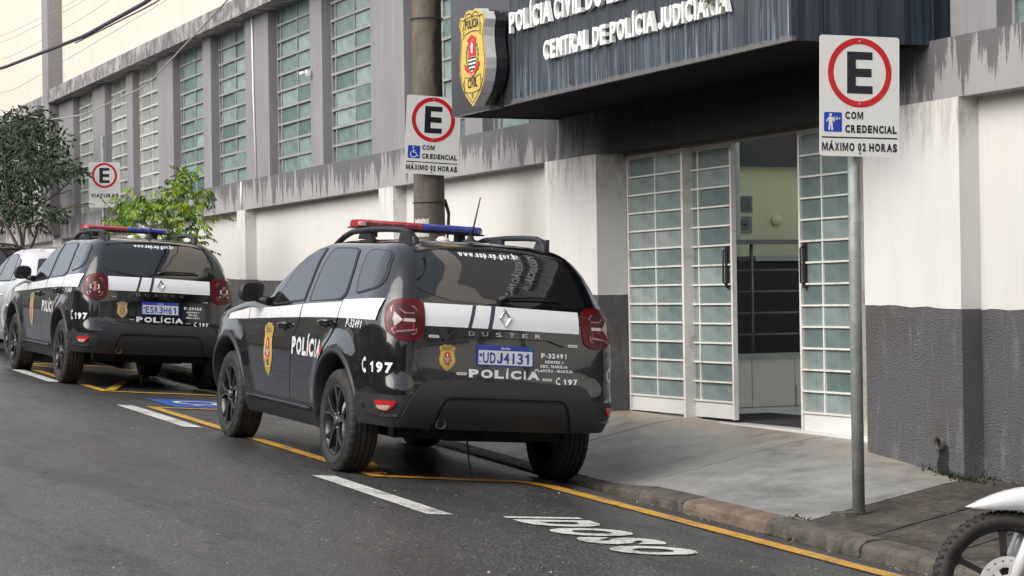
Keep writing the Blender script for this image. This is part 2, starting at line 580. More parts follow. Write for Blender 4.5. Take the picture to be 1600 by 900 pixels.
g.set(base=g.mix(g.ramp(st1, [(.4, 0.0), (.7, 1.0)]), (.020, .028, .040), (.050, .068, .088)), rough=.4)
M['sheet_end'] = g.mat
M['composite'] = plain('dark_composite_panel', (.050, .051, .058), .16, var=.2, scale=3)
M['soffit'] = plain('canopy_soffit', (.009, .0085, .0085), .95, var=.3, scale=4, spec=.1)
M['letter_white'] = plain('white_letter_plastic', (.80, .80, .78), .4, var=.05)

# glass
def panemat(name, c1, c2, rough=.22):
    g = G(name)
    r = g.rnd(); nz = g.noise(7, 4, .6, stretch=(1, 1, 1))
    c = g.mix(r, c1, c2)
    c = g.mix(g.ramp(nz, [(.40, 0.0), (.7, .45)]), c, tuple(q * .55 for q in c1))
    g.set(base=c, rough=g.math('ADD', rough, g.math('MULTIPLY', r, .15)), spec=.5)
    g.bump(g.noise(55, 2), .25, .004)
    return g.mat
M['pane'] = panemat('teal_frosted_pane', (.09, .15, .14), (.28, .36, .345))
M['pane_dusty'] = panemat('dusty_grey_pane', (.20, .22, .215), (.34, .36, .34), .4)
M['pane_door'] = panemat('blue_frosted_door_pane', (.13, .175, .172), (.30, .355, .345), .22)
g = G('white_rusty_frame_paint')
nz = g.noise(6, 5, .7); 
g.set(base=g.mix(g.ramp(nz, [(.54, 0.0), (.70, .6)]), (.70, .69, .655), (.36, .29, .23)), rough=.55)
g.bump(g.noise(80, 3), .2, .003)
M['frame_white'] = g.mat
M['frame_door'] = plain('white_door_enamel', (.70, .70, .68), .42, var=.14, scale=2.5)
M['frame_grey'] = plain('grey_steel_frame', (.27, .268, .26), .5, var=.3)
M['frame_cream'] = plain('cream_steel_frame', (.48, .475, .44), .5, var=.15)
M['door_head'] = plain('brown_track_metal', (.16, .13, .11), .45, var=.3)

# signs
M['sign_white'] = plain('sign_white_sheet', (.70, .705, .685), .38, var=.04, scale=3)
M['sign_red'] = plain('sign_red_film', (.52, .010, .022), .4, var=.08)
M['sign_black'] = plain('sign_black_film', (.012, .012, .02), .4, var=.1)
M['sign_blue'] = plain('sign_blue_film', (.012, .05, .38), .4, var=.08)
g = G('galvanised_post')
x = g.xyz(); nz = g.noise(7, 5, .7)
rz = g.ramp(g.math('MULTIPLY', x[2], .33), [(.575, 0.0), (.60, .5), (.655, 1.0), (.67, 0.0)])
rx = g.ramp(g.math('ABSOLUTE', g.math('SUBTRACT', x[0], .012)), [(.004, 1.0), (.016, 0.0)])
ry = g.ramp(g.math('MULTIPLY', x[1], -10.0), [(.0, 0.0), (.1, 1.0)])
rs = g.math('MULTIPLY', g.math('MULTIPLY', rz, rx), ry)
g.set(base=g.mix(rs, g.mix(g.ramp(nz, [(.4, 0.0), (.65, 1.0)]), (.18, .20, .195), (.29, .31, .295)), (.17, .09, .045)), rough=.55, metal=.2)
M['galv'] = g.mat
M['rust'] = plain('rust_stain', (.16, .075, .03), .8, var=.4, scale=20)
g = G('pole_concrete')
x = g.xyz(); nb = g.noise(3, 6, .7, stretch=(1, 1, .35)); nf = g.noise(45, 4, .7)
low = g.ramp(g.math('MULTIPLY', x[2], .2), [(.38, 1.0), (.52, 0.0)])
c = g.ramp(nb, [(.35, (.07, .057, .043)), (.55, (.13, .108, .083)), (.7, (.175, .152, .122))])
c = g.mix(g.math('MULTIPLY', low, g.ramp(nf, [(.4, 1.0), (.58, .25)])), c, (.085, .078, .068))
mold = g.math('MULTIPLY', g.ramp(g.math('ADD', g.math('MULTIPLY', x[0], 2.2), g.math('MULTIPLY', nb, .9)), [(.50, 0.0), (.56, .9)]), g.ramp(g.math('MULTIPLY', x[2], .2), [(.40, .0), (.50, 1.0)]))
c = g.mix(mold, c, (.030, .026, .022))
g.set(base=c, rough=.85)
g.bump(g.math('ADD', nf, nb), .6, .012)
M['pole'] = g.mat
M['paper'] = plain('torn_paper', (.45, .44, .40), .8, var=.3, scale=60)

# vehicles
def carpaint(name, c, rough=.12):
    g = G(name)
    nz = g.noise(2.2, 4, .6); dr = g.noise(26, 4, .7)
    z = g.xyz()
    dust = g.math('MULTIPLY', g.ramp(z[2], [(.30, .30 if c[0] < .3 else .05), (.55, .05), (.9, .006)]), g.ramp(dr, [(.35, .5), (.65, 1.0)]))
    g.set(base=g.mix(dust, c, (.10, .095, .088)), rough=g.math('ADD', rough, g.math('MULTIPLY', dust, .45)), coat=1.0, coatr=.03, spec=.5)
    g.b.inputs['Coat IOR'].default_value = 1.52
    return g.mat
M['paint'] = carpaint('black_car_paint', (.0045, .005, .0065))
M['paint_white'] = carpaint('white_car_paint', (.62, .63, .64))
M['vinyl'] = plain('white_vinyl', (.70, .71, .73), .28, var=.03, coat=.3)
M['plastic'] = plain('dark_bumper_plastic', (.019, .020, .0225), .52, var=.35, scale=3.5, bump=.06)
M['under'] = plain('underbody_black', (.012, .012, .012), .85, var=.3)
g = G('tinted_window_glass')
nz = g.noise(1.2, 3)
g.set(base=g.mix(nz, (.006, .007, .008), (.014, .016, .017)), rough=.02, ior=1.6, spec=.62, coat=.6, coatr=.01)
g.b.inputs['Coat IOR'].default_value = 1.5
M['glass'] = g.mat
g = G('tyre_rubber')
nz = g.noise(14, 4, .7)
g.set(base=g.mix(g.ramp(nz, [(.35, 0.0), (.7, 1.0)]), (.014, .0135, .013), (.042, .038, .033)), rough=.75)
g.bump(g.noise(70, 3), .2, .003)
M['rubber'] = g.mat
M['rim'] = plain('dark_alloy', (.055, .057, .062), .28, .75, var=.35, scale=8)
M['rim_face'] = plain('satin_alloy_face', (.13, .132, .14), .3, .5, var=.2, scale=8)
M['steel'] = plain('brushed_steel', (.62, .62, .60), .40, .15, var=.15, scale=30)
M['chrome'] = plain('chrome_trim', (.62, .62, .63), .16, 1.0, var=.05)
M['lens_red'] = plain('red_lamp_lens', (.085, .004, .008), .18, var=.25, scale=18, spec=.3)
M['lens_dark'] = plain('smoked_red_lens', (.055, .012, .015), .16, var=.5, scale=22, spec=.25)
M['lens_clear'] = plain('clear_lamp_lens', (.42, .34, .30), .12, var=.4, scale=35, coat=1.0, coatr=.02)
M['lamp_pink'] = plain('pink_light_guide', (.30, .10, .105), .15, var=.2, scale=30, coat=1.0)
M['lamp_white'] = plain('white_light_guide', (.50, .40, .39), .15, var=.1, scale=30, coat=1.0)
M['refl_red'] = plain('red_reflector', (.42, .012, .014), .25, var=.2, scale=60)
M['bar_red'] = plain('light_bar_red', (.40, .018, .030), .16, var=.45, scale=22, coat=.8)
M['bar_blue'] = plain('light_bar_blue', (.020, .045, .30), .16, var=.45, scale=22, coat=.8)
M['bar_led'] = plain('light_bar_led_block', (.10, .05, .06), .4, var=.7, scale=90)
M['bar_led_blue'] = plain('light_bar_led_block_blue', (.035, .045, .16), .4, var=.7, scale=90)
M['gold'] = plain('badge_gold', (.58, .42, .10), .38, var=.06, scale=3)
M['gold_pale'] = plain('badge_gold_faded', (.52, .43, .20), .38, var=.08, scale=3)
M['ink'] = plain('badge_black_line', (.02, .018, .014), .45, var=.1)
M['b_red'] = plain('badge_red', (.55, .02, .025), .4, var=.05)
M['b_green'] = plain('badge_green', (.03, .19, .055), .4, var=.05)
M['b_white'] = plain('badge_white', (.72, .72, .70), .4, var=.03)
M['mirror'] = plain('mirror_face', (.30, .31, .33), .05, 1.0, var=.03)
M['plate_blue'] = plain('plate_blue', (.02, .045, .28), .35, var=.05)
M['plate_white'] = plain('plate_white', (.60, .61, .62), .35, var=.03)
M['grille_led'] = plain('small_led_module', (.33, .33, .34), .25, var=.4, scale=80)
M['sunstripe'] = plain('violet_grey_vinyl', (.045, .04, .075), .4, var=.05)

# plants
def leafmat(name, c1, c2, c3):
    g = G(name)
    r = g.voro(3.1, out='Color'); nz = g.noise(2.6, 3); nf = g.noise(17, 2)
    g.set(base=g.mix(g.ramp(nf, [(.35, 0.0), (.68, 1.0)]), g.mix(nz, c1, c2), c3), rough=.55, spec=.22)
    return g.mat
M['leaf_dark'] = leafmat('dark_tree_leaves', (.012, .026, .014), (.026, .048, .022), (.045, .07, .032))
M['leaf_dark2'] = leafmat('dark_tree_leaves_underside', (.030, .050, .028), (.055, .08, .045), (.02, .04, .02))
M['leaf_lime'] = leafmat('lime_leaves', (.15, .24, .012), (.27, .35, .018), (.09, .17, .013))
M['leaf_mid'] = leafmat('mid_green_leaves', (.022, .055, .016), (.04, .09, .02), (.08, .16, .02))
M['bark'] = plain('tree_bark', (.12, .095, .07), .9, var=.4, scale=14, bump=.5)
M['weed'] = plain('weed_green', (.035, .06, .018), .6, var=.5, scale=30)

M['ceiling_shade'] = plain('ceiling_shade_paint', (.075, .08, .072), .7, var=.1)  # dark tone painted in for the dim lobby ceiling
# lobby and others
M['lobby_green'] = plain('pale_green_lobby_wall', (.80, .84, .52), .6, var=.05)
M['lobby_wall'] = plain('lobby_grey_wall', (.46, .49, .42), .6, var=.1)
M['lobby_dark'] = plain('lobby_dark_furniture', (.012, .012, .012), .5, var=.3)
M['tile'] = plain('cream_wall_tile', (.86, .85, .74), .25, var=.05, scale=2)
M['floor_tile'] = plain('pale_floor_tile', (.75, .75, .66), .22, var=.08, scale=2)
M['mat_black'] = plain('black_door_mat', (.022, .022, .022), .9, var=.4, scale=40)
M['rail'] = plain('dark_steel_rail', (.20, .20, .20), .3, .8, var=.2)
M['cable'] = plain('black_cable', (.045, .035, .05), .6, var=.2)
M['cable_thin'] = plain('grey_thin_cable', (.30, .28, .27), .7, var=.2)
M['beige'] = plain('beige_house_render', (.40, .35, .28), .8, var=.15, scale=1.5, bump=.2)
M['house_grey'] = plain('grey_house_render', (.14, .14, .14), .8, var=.2, scale=1.5, bump=.2)
M['ground'] = plain('bare_ground', (.10, .085, .065), .95, var=.4, scale=1.0)
M['pipe'] = plain('dirty_drain_pipe', (.05, .048, .045), .6, var=.4, scale=20)
M['void'] = plain('unlit_void_black', (.008, .008, .008), .9, var=.1)  # flat black in place of unlit depth behind windows and in the bore
M['moss'] = plain('moss_stain', (.045, .045, .022), .95, var=.6, scale=30, bump=.5)
M['black_stain'] = plain('black_water_stain', (.012, .011, .010), .7, var=.5, scale=30)
M['litter'] = plain('pale_litter', (.55, .53, .48), .8, var=.5, scale=30)
# ------------------------------------------------------------------ ground heights
def zr(x, y):
    z = .412 + .034 * (y - 13.46)
    if x > 4.2: return z - .069 * (x - 5.43) - .12 * max(0., min(x, 6.3) - 5.95)
    z4 = z + .069 * 1.23
    d = 4.2 - x
    if d < 4.5: return z4 + .069 * d - .006 * d * d
    e = d - 4.5
    zc = z4 + .069 * 4.5 - .006 * 20.25
    return zc + .015 * min(e, 1.0) - .04 * max(0, e - 1.0)
def lerp(a, b, t): return a + (b - a) * max(0., min(1., t))
def kx(y): return lerp(6.17, 6.44, (y - 12.6) / 4.0)
def kh(y):
    """kerb upstand, dropped at the entrance"""
    if y < 12.1: return .085
    if y < 12.9: return lerp(.085, .03, (y - 12.1) / .8)
    if y < 19.4: return .03
    return lerp(.03, .14, (y - 19.4) / .8)
def zw(y):
    """pavement height along the facade"""
    if y < 10.9: return .447 + .034 * (y - 10.9)
    if y < 12.4: return lerp(.447, .597, (y - 10.9) / 1.5)
    if y < 16.1: return lerp(.597, .645, (y - 12.4) / 3.7)
    return .645 + .034 * (y - 16.1)
def zs(x, y):
    k = kx(y); za = zr(k, y) + kh(y)
    return lerp(za, zw(y), (x - k - .16) / (7.8 - k - .16)) if x > k + .16 else za
KERBW = .16

def sheet(name, fn, us, vs, mat, parent=None, flip=False):
    V = [fn(u, v) for v in vs for u in us]
    n = len(us)
    F = [(j * n + i, j * n + i + 1, (j + 1) * n + i + 1, (j + 1) * n + i) for j in range(len(vs) - 1) for i in range(n - 1)]
    mb = MB(); mb.add(V, F, smooth=True)
    return mb.build(name, mat, parent, fixn=False)

ys = [-30 + 2 * i for i in range(15)] + [i * .5 for i in range(0, 60)] + [30 + 2 * i for i in range(36)]
tag(sheet('ground', lambda u, v: (u, v, .412 + .034 * (v - 13.46) - .62), [-300, -60, -20, 0, 20, 60, 300], [-300, -60, -20, 0, 40, 120, 400], M['ground']), kind='structure')
tag(sheet('road', lambda u, v: (u, v, zr(u, v)), [-4.2, -3.3, -2.4, -1.6, -.8, -.3] + [.25 * i for i in range(0, 28)], ys, M['asphalt']), kind='structure')

# painted markings lie 4 mm above the asphalt
def mark(name, poly, mat, lift=.005, step=.3, label=None, cat=None, group=None):
    V, F = tri2d(poly, step)
    mb = MB(); mb.add([(x, y, zr(x, y) + lift) for x, y in V], F, smooth=True)
    o = mb.build(name, mat, None, fixn=False)
    # normals up
    return tag(o, label, cat, group)
def up(o):
    me = o.data
    if len(me.polygons) and me.polygons[0].normal.z < 0: me.flip_normals()
    return o
dashes = [(4.27, 4.425, 13.08, 10.99, 'nearest white lane dash, just left of the front police car'),
          (4.44, 4.60, 19.35, 16.90, 'white lane dash beside the blue disabled bay marking'),
          (4.50, 4.65, 25.0, 22.78, 'far white lane dash running between the wheels of the rear police car'),
          (4.54, 4.69, 31.1, 28.8, 'farthest white lane dash beside the white car')]
for x0, x1, ya, yb, lb in dashes:
    up(mark('lane_dash', [(x0 - .01, yb), (x1 - .01, yb), (x1, ya), (x0, ya)], M['mark_white'], label=lb, cat='road marking', group='white dashes along the parking lane'))
YW = .105
def yline(pts, w=YW):
    V, F = stroke2(resample(pts, .3, False), w)
    return V, F
mb = MB()
for k, (pts, w) in enumerate([([(5.79, -4), (5.79, 12.7), (5.72, 12.95), (4.80, 13.12)], .125), ([(4.735, 13.07), (4.735, 19.2)], .11), ([(4.68, 19.14), (6.28, 19.14)], .10), ([(4.80, 13.22), (6.2, 19.0)], .09)]):
    V, F = yline(pts, w); mb.add([(x, y, zr(x, y) + .006 + .002 * k) for x, y in V], F)
o = mb.build('yellow_bay_line', M['mark_yellow'], fixn=False)
tag(up(o), 'yellow parking line along the kerb that boxes in the front police car', 'road marking')
mb = MB()
for k, (pts, w) in enumerate([([(6.55, 21.42), (4.80, 21.42)], .12), ([(4.80, 21.37), (4.80, 26.6)], .11), ([(4.86, 21.5), (6.5, 26.5)], .10), ([(6.45, 21.55), (4.9, 26.5)], .10), ([(4.75, 26.55), (6.5, 26.55)], .11)]):
    V, F = yline(pts, w); mb.add([(x, y, zr(x, y) + .006 + .002 * k) for x, y in V], F)
tag(up(mb.build('yellow_hatched_bay', M['mark_yellow'], fixn=False)), 'yellow crossed bay outline painted under the rear police car', 'road marking')

def roadtext(name, s, xbase, ystart, length, height, mat, lift, label):
    V, F = text2d(s, 0, 0, length, height, bold=.062)
    mb = MB(); mb.add([(xbase + v, ystart - u, zr(xbase + v, ystart - u) + lift) for u, v in V], F)
    o = mb.build(name, mat, fixn=False)
    return tag(up(o), label, 'road marking')
roadtext('road_lettering', 'IDOSO', 4.69, 10.93, 1.55, .47, M['mark_white'], .006, 'white IDOSO lettering painted on the asphalt before the kerb')
r = empty('disabled_bay_symbol', label='blue square with white wheelchair symbol painted on the road between the police cars', cat='road marking')
o = mark('blue_field', [(4.98, 19.12 + .25), (6.2, 19.12 + .25), (6.2, 20.45), (4.98, 20.45)], M['mark_blue'], .005); up(o); o.parent = r
def wheelchair(f):
    """list of (verts2d, faces) in a unit square, u right, v up"""
    L = []
    c = circle2(.44, .86, .075, 16); L.append((c, [tuple(range(16))]))
    L.append(stroke2([(.44, .74), (.46, .46), (.66, .46), (.76, .18), (.86, .22)], .075))
    L.append(stroke2([(.46, .60), (.64, .60)], .06))
    arc = [(.46 + .24 * math.cos(a), .32 + .24 * math.sin(a)) for a in [math.radians(120 + 12 * i) for i in range(18)]]
    L.append(stroke2(arc, .065))
    return L
mb = MB()
for V, F in wheelchair(None):
    mb.add([(5.08 + v * .95, 20.35 - u * .9, zr(5.08 + v * .95, 20.35 - u * .9) + .010) for u, v in V], F)
up(mb.build('white_wheelchair', M['mark_white'], r, fixn=False))

# kerb stones
def kerb_stone(y0, y1, mat):
    n = max(2, int((y1 - y0) / .22) + 1)
    prof = [(-.012, -.25), (-.004, -.05), (.004, -.026), (.020, -.010), (.045, -.001), (.09, .003), (KERBW, .004), (KERBW, -.25)]
    jx, jz = random.uniform(-.006, .006), random.uniform(-.005, .004)
    mb = MB(); V = []
    for i in range(n):
        y = y0 + .006 + (y1 - y0 - .012) * i / (n - 1)
        h = kh(y)
        for j, (a, b) in enumerate(prof):
            bb = b * min(1, h / .1 + .25) if b > -.1 else b
            V.append((kx(y) + a + jx + random.uniform(-.004, .004), y, zr(kx(y), y) + h + bb + jz + random.uniform(-.003, .003)))
    k = len(prof); F = []
    for i in range(n - 1):
        for j in range(k - 1): F.append((i * k + j, i * k + j + 1, (i + 1) * k + j + 1, (i + 1) * k + j))
    F.append(tuple(range(k))); F.append(tuple(reversed(range((n - 1) * k, n * k))))
    mb.add(V, F)
    return mb.build('kerb_stone', mat, kerb)
kerb = empty('kerb'); tag(kerb, kind='structure')
y = -12.0
cuts = [-12.0]
while y < 60:
    step = random.uniform(.8, 1.05)
    y += step
    cuts.append(y)
cuts = [c for c in cuts if not (9.3 < c < 13.2)] + [9.55, 10.55, 11.55, 12.15, 12.95]
cuts.sort()
for a, b in zip(cuts[:-1], cuts[1:]):
    if a > 45: continue
    kerb_stone(a, b, M['kerb_red'] if abs(a - 10.55) < .01 else M['kerb'])

def slab(name, x0f, x1f, y0, y1, sk, mat, parent, nu=6, nv=6, jz=0.0, gap=.013):
    """slab whose long edges are skewed by sk (dy per dx)"""
    V = []; F = []
    for lvl in (0, -.12):
        for j in range(nv + 1):
            for i in range(nu + 1):
                t = j / nv
                yb = y0 + gap + (y1 - y0 - 2 * gap) * t
                x0 = x0f(yb) + gap; x1 = x1f(yb) - gap
                x = x0 + (x1 - x0) * i / nu
                yy = yb + sk * (x - 6.3)
                V.append((x, yy, zs(x, yy) + lvl + jz))
    n = nu + 1; m = (nu + 1) * (nv + 1)
    for j in range(nv):
        for i in range(nu):
            F.append((j * n + i, j * n + i + 1, (j + 1) * n + i + 1, (j + 1) * n + i))
    ring = [i for i in range(n)] + [j * n + nu for j in range(1, nv + 1)] + [nv * n + i for i in range(nu - 1, -1, -1)] + [j * n for j in range(nv - 1, 0, -1)]
    for a, b in zip(ring, ring[1:] + ring[:1]): F.append((a, m + a, m + b, b))
    mb = MB(); mb.add(V, F)
    o = mb.build(name, mat, parent)
    return o
side_p = empty('pavement'); tag(side_p, kind='structure')
kback = lambda y: kx(y) + KERBW
# bedding that shows dark in the joints
mb = MB()
V = []; F = []
yy_ = [-12 + 1.0 * i for i in range(23)] + [11 + .5 * i for i in range(16)] + [19 + 1.5 * i for i in range(35)]
for i, y in enumerate(yy_):
    for x in (kx(y) + .05, 7.0, 8.25): V.append((x, y, zs(x, y) - .022 - (.02 if kh(y) < .05 else 0)))
for i in range(len(yy_) - 1):
    for j in (0, 1): F.append((i * 3 + j, i * 3 + j + 1, i * 3 + 4 + j, i * 3 + 3 + j))
mb.add(V, F); mb.build('joint_bed', M['moss'], side_p)
SK = .37
y = 10.36
for i, (a, b) in enumerate([(10.36, 12.55), (12.55, 14.7), (14.7, 16.7), (16.7, 18.6)]):
    s0 = SK if i == 0 else .12
    if i == 0:
        # first slab: skewed near edge, straighter far edge
        V = []; F = []; nu, nv = 7, 10
        for lvl in (0, -.12):
            for j in range(nv + 1):
                for k in range(nu + 1):
                    t = j / nv; x0 = kback(a + (b - a) * t) + .004; x = x0 + (8.12 - x0) * k / nu
                    yy = a + (b - a) * t + lerp(SK, .12, t) * (x - 6.3)
                    yy = min(yy, a + (b - a) * t + lerp(SK, .12, t) * 1.5) if x > 7.8 else yy
                    V.append((x, yy, zs(min(x, 7.8), yy) + lvl))
        n = nu + 1; m = n * (nv + 1)
        for j in range(nv):
            for k in range(nu): F.append((j * n + k, j * n + k + 1, (j + 1) * n + k + 1, (j + 1) * n + k))
        ring = [q for q in range(n)] + [j * n + nu for j in range(1, nv + 1)] + [nv * n + q for q in range(nu - 1, -1, -1)] + [j * n for j in range(nv - 1, 0, -1)]
        for p, q in zip(ring, ring[1:] + ring[:1]): F.append((p, m + p, m + q, q))
        mb = MB(); mb.add(V, F); mb.build('concrete_slab', M['concrete_light'], side_p)
    else:
        slab('concrete_slab', kback, lambda y: 8.12, a, b, s0, M['concrete_light'], side_p, 7, 8)
for k in range(15):
    a = 18.6 + k * 2.2
    slab('concrete_slab', kback, lambda y: 8.0, a, a + 2.2, .12, M['concrete_light'], side_p, 3, 4)
# dark old paving on the near side
y = 10.35
k = 0
while y > -11:
    d = .66 + .05 * math.sin(k * 2.1)
    cut = 7.02 + .25 * math.sin(k * 1.7)
    slab('paving_slab', kback, lambda yy, c=cut: c, y - d, y, SK, M['paving_dark'], side_p, 4, 3, random.uniform(-.005, .003))
    slab('paving_slab', lambda yy, c=cut: c, lambda yy: 8.0, y - d, y, SK, M['paving_dark'], side_p, 4, 3, random.uniform(-.005, .003))
    y -= d; k += 1
# far side of the street
tag(sheet('opposite_pavement', lambda u, v: (u, v, zr(-3.6, v) + .13), [-6.6, -5.2, -3.65], [-30, 0, 30, 60, 100], M['paving_dark']), kind='structure')
mb = MB(); mb.wall(-3.65, -3.5, -30, 100, zr(-3.6, -30) - .2, zr(-3.6, 100) - .2, zr(-3.6, -30) + .135, zr(-3.6, 100) + .135)
tag(mb.build('opposite_kerb', M['kerb']), kind='structure')

# ------------------------------------------------------------------ the police station
ST = empty('police_station', (0, 0, 0), label='grey and white two storey police building with tall barred windows and a glazed entrance', cat='building')
def ZB(y): return 1.5 + .0262 * (y - 10.9)        # top of the grey dado
ZBAND0, ZBAND1 = 2.82, 3.20
def lower_wall(nm, x0, x1, y0, y1, mat_top, skew=False):
    n = max(1, int((y1 - y0) / .09)); yq = [y0 + (y1 - y0) * k / n for k in range(n + 1)]
    zq = [ZB(y) + random.gauss(0, .0035) + .005 * math.sin(y * 5) for y in yq]
    V = []
    for y, z in zip(yq, zq): V += [(x0, y, zw(y) - .25), (x0, y, z), (x1, y, z), (x1, y, zw(y) - .25)]
    F = [(4 * k + j, 4 * k + 4 + j, 4 * k + 4 + (j + 1) % 4, 4 * k + (j + 1) % 4) for k in range(n) for j in range(4)] + [(0, 1, 2, 3), tuple(4 * n + j for j in (3, 2, 1, 0))]
    mb = MB(); mb.add(V, F); mb.build('dado', M['dado'], ST)
    V = []
    for y, z in zip(yq, zq): V += [(x0 - .003, y, z), (x0 - .003, y, ZBAND0), (x1, y, ZBAND0), (x1, y, z)]
    mb = MB(); mb.add(V, F)
    mb.build(nm, mat_top, ST)
lower_wall('pilaster', 7.80, 8.6, 10.9, 11.98, M['white_pilaster'])
lower_wall('pilaster', 7.80, 8.6, 16.06, 17.10, M['white_pilaster'])
wy = [(-8, -5.4), (-5.0, .2), (.6, 5.5), (5.9, 10.9), (17.10, 20.98), (21.42, 26.5), (26.87, 31.9), (32.3, 38.2), (38.9, 44), (44.4, 60)]
for a, b in wy: lower_wall('wall', 7.95, 8.3, a, b, M['white_wall'])
for a, b in [(-5.4, -5.0), (.2, .6), (5.5, 5.9), (20.98, 21.42), (26.5, 26.87), (31.9, 32.3), (38.2, 38.9), (44, 44.4)]: lower_wall('pilaster', 7.80, 8.3, a, b, M['white_pilaster'])
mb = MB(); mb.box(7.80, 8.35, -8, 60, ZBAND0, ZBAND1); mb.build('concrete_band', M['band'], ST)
# lintel side behind the band so nothing shows through
mb = MB(); mb.box(8.06, 8.22, 11.98, 16.06, 2.80, 2.87); mb.build('door_track', M['door_head'], ST)
# upper storey: grey piers and window openings
edges = [37.01, 35.46, 34.53, 33.01, 32.60, 31.00, 30.10, 28.46, 28.05, 26.41, 25.38, 23.72, 23.28, 21.62, 20.60, 18.96, 18.52, 16.88, 15.9, 14.25, 13.8, 12.2, 12.2, 10.97, 10.5, 8.9, 8.45, 6.85, 5.8, 4.2, 3.75, 2.1]
opens = [(edges[i + 1], edges[i]) for i in range(0, len(edges), 2)]
opens = [(39.8 + .0, 41.4), (42.0, 43.6)] + opens
opens.sort()
ycur = -8
for a, b in opens:
    mb = MB(); mb.box(7.80, 8.30, ycur, a, ZBAND1, 5.27); mb.build('pier', M['grey_paint'], ST)
    ycur = b
mb = MB(); mb.box(7.80, 8.30, ycur, 60, ZBAND1, 5.27); mb.build('pier', M['grey_paint'], ST)
mb = MB(); mb.box(7.60, 8.35, -8, 38.25, 5.27, 5.50); mb.box(7.66, 8.35, 38.8, 60, 5.27, 5.48); mb.build('cornice', M['cornice'], ST)
mb = MB(); mb.box(7.88, 8.35, -8, 60, 5.50, 8.7); mb.build('upper_wall', M['upper_wall'], ST)
mb = MB(); mb.box(7.62, 7.88, 38.25, 38.8, 2.9, 8.7); mb.build('buttress', M['grey_paint'], ST)
# body of the building, cut shallow at the entrance to skylight the lobby
mb = MB(); mb.box(8.35, 10.4, -8, 11.4, .0, 8.6); mb.box(8.36, 10.4, 20.5, 60, 0.2, 8.6); mb.box(8.36, 9.1, 11.4, 20.5, 3.35, 8.6); mb.build('building_core', M['beige'], ST)

WZ0, WZ1, ROWS = ZBAND1, 5.27, 10
_pm = {}
def panemesh(w_, h_, key, mat):
    k = (round(w_, 3), round(h_, 3), key)
    if k not in _pm:
        mb = MB(); mb.box(-.004, .004, 0, w_, 0, h_)
        _pm[k] = mb.mesh('pane', mat)
    return _pm[k]
def window(a, b, fm, pm, key, detailed=True):
    x = 7.935
    W = b - a
    cols = [0, W * .10, W * .5, W * .90, W]
    rh = (WZ1 - WZ0) / ROWS
    f = MB()
    t = .014
    f.box(x - .02, x + .03, a, a + .025, WZ0, WZ1); f.box(x - .02, x + .03, b - .025, b, WZ0, WZ1)
    for c in cols[1:-1]: f.box(x - .026, x + .022, a + c - t * 1.1, a + c + t * 1.1, WZ0, WZ1)
    for r in range(ROWS + 1):
        z = WZ0 + r * rh
        f.box(x - .034, x + .02, a + .03, b - .03, max(WZ0, z - t), min(WZ1, z + t))
    # thin stay rods like the ones on pivoting panes
    for c in cols[1:-1]:
        for r in range(ROWS):
            f.box(x - .030, x - .018, a + c - .008, a + c + .004, WZ0 + r * rh + .05, WZ0 + r * rh + .075)
    w_ = f.build('window', fm, ST)
    for ci in range(4):
        if ci in (0, 3):
            me = panemesh(cols[ci + 1] - cols[ci] - .035, WZ1 - WZ0 - .03, key + 's', pm)
            link_mesh('pane', me, w_, (x + .012, a + cols[ci] + .018, WZ0 + .015))
            continue
        for r in range(ROWS):
            me = panemesh(cols[ci + 1] - cols[ci] - 2 * t, rh - 2 * t + .004, key, pm)
            tilt = random.choice([0, 0, 0, 0, 0, 0, .03, .06, .1]) if detailed else 0
            link_mesh('pane', me, w_, (x - .002 - tilt * .02, a + cols[ci] + t, WZ0 + r * rh + t - .002), (0, -tilt if tilt else random.uniform(-.015, .015), random.uniform(-.01, .01)))
for a, b in opens:
    cream = a > 30.5
    if 10.9 < a < 16: continue
    window(a, b, M['frame_cream'] if cream else M['frame_grey'], M['pane_dusty'] if cream else M['pane'], 'd' if cream else 't')
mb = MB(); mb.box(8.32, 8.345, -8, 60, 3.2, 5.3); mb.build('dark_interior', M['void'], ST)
# white drip line / pipe down the wide pier and the band
tp = MB(); tp.tube([(7.785, 26.02, 5.26), (7.785, 26.0, 4.3), (7.788, 25.93, 3.22)], .013, 6); tp.tube([(7.788, 26.62, 3.19), (7.788, 26.62, 2.83)], .014, 6)
tp.build('thin_white_pipe', M['letter_white'], ST)

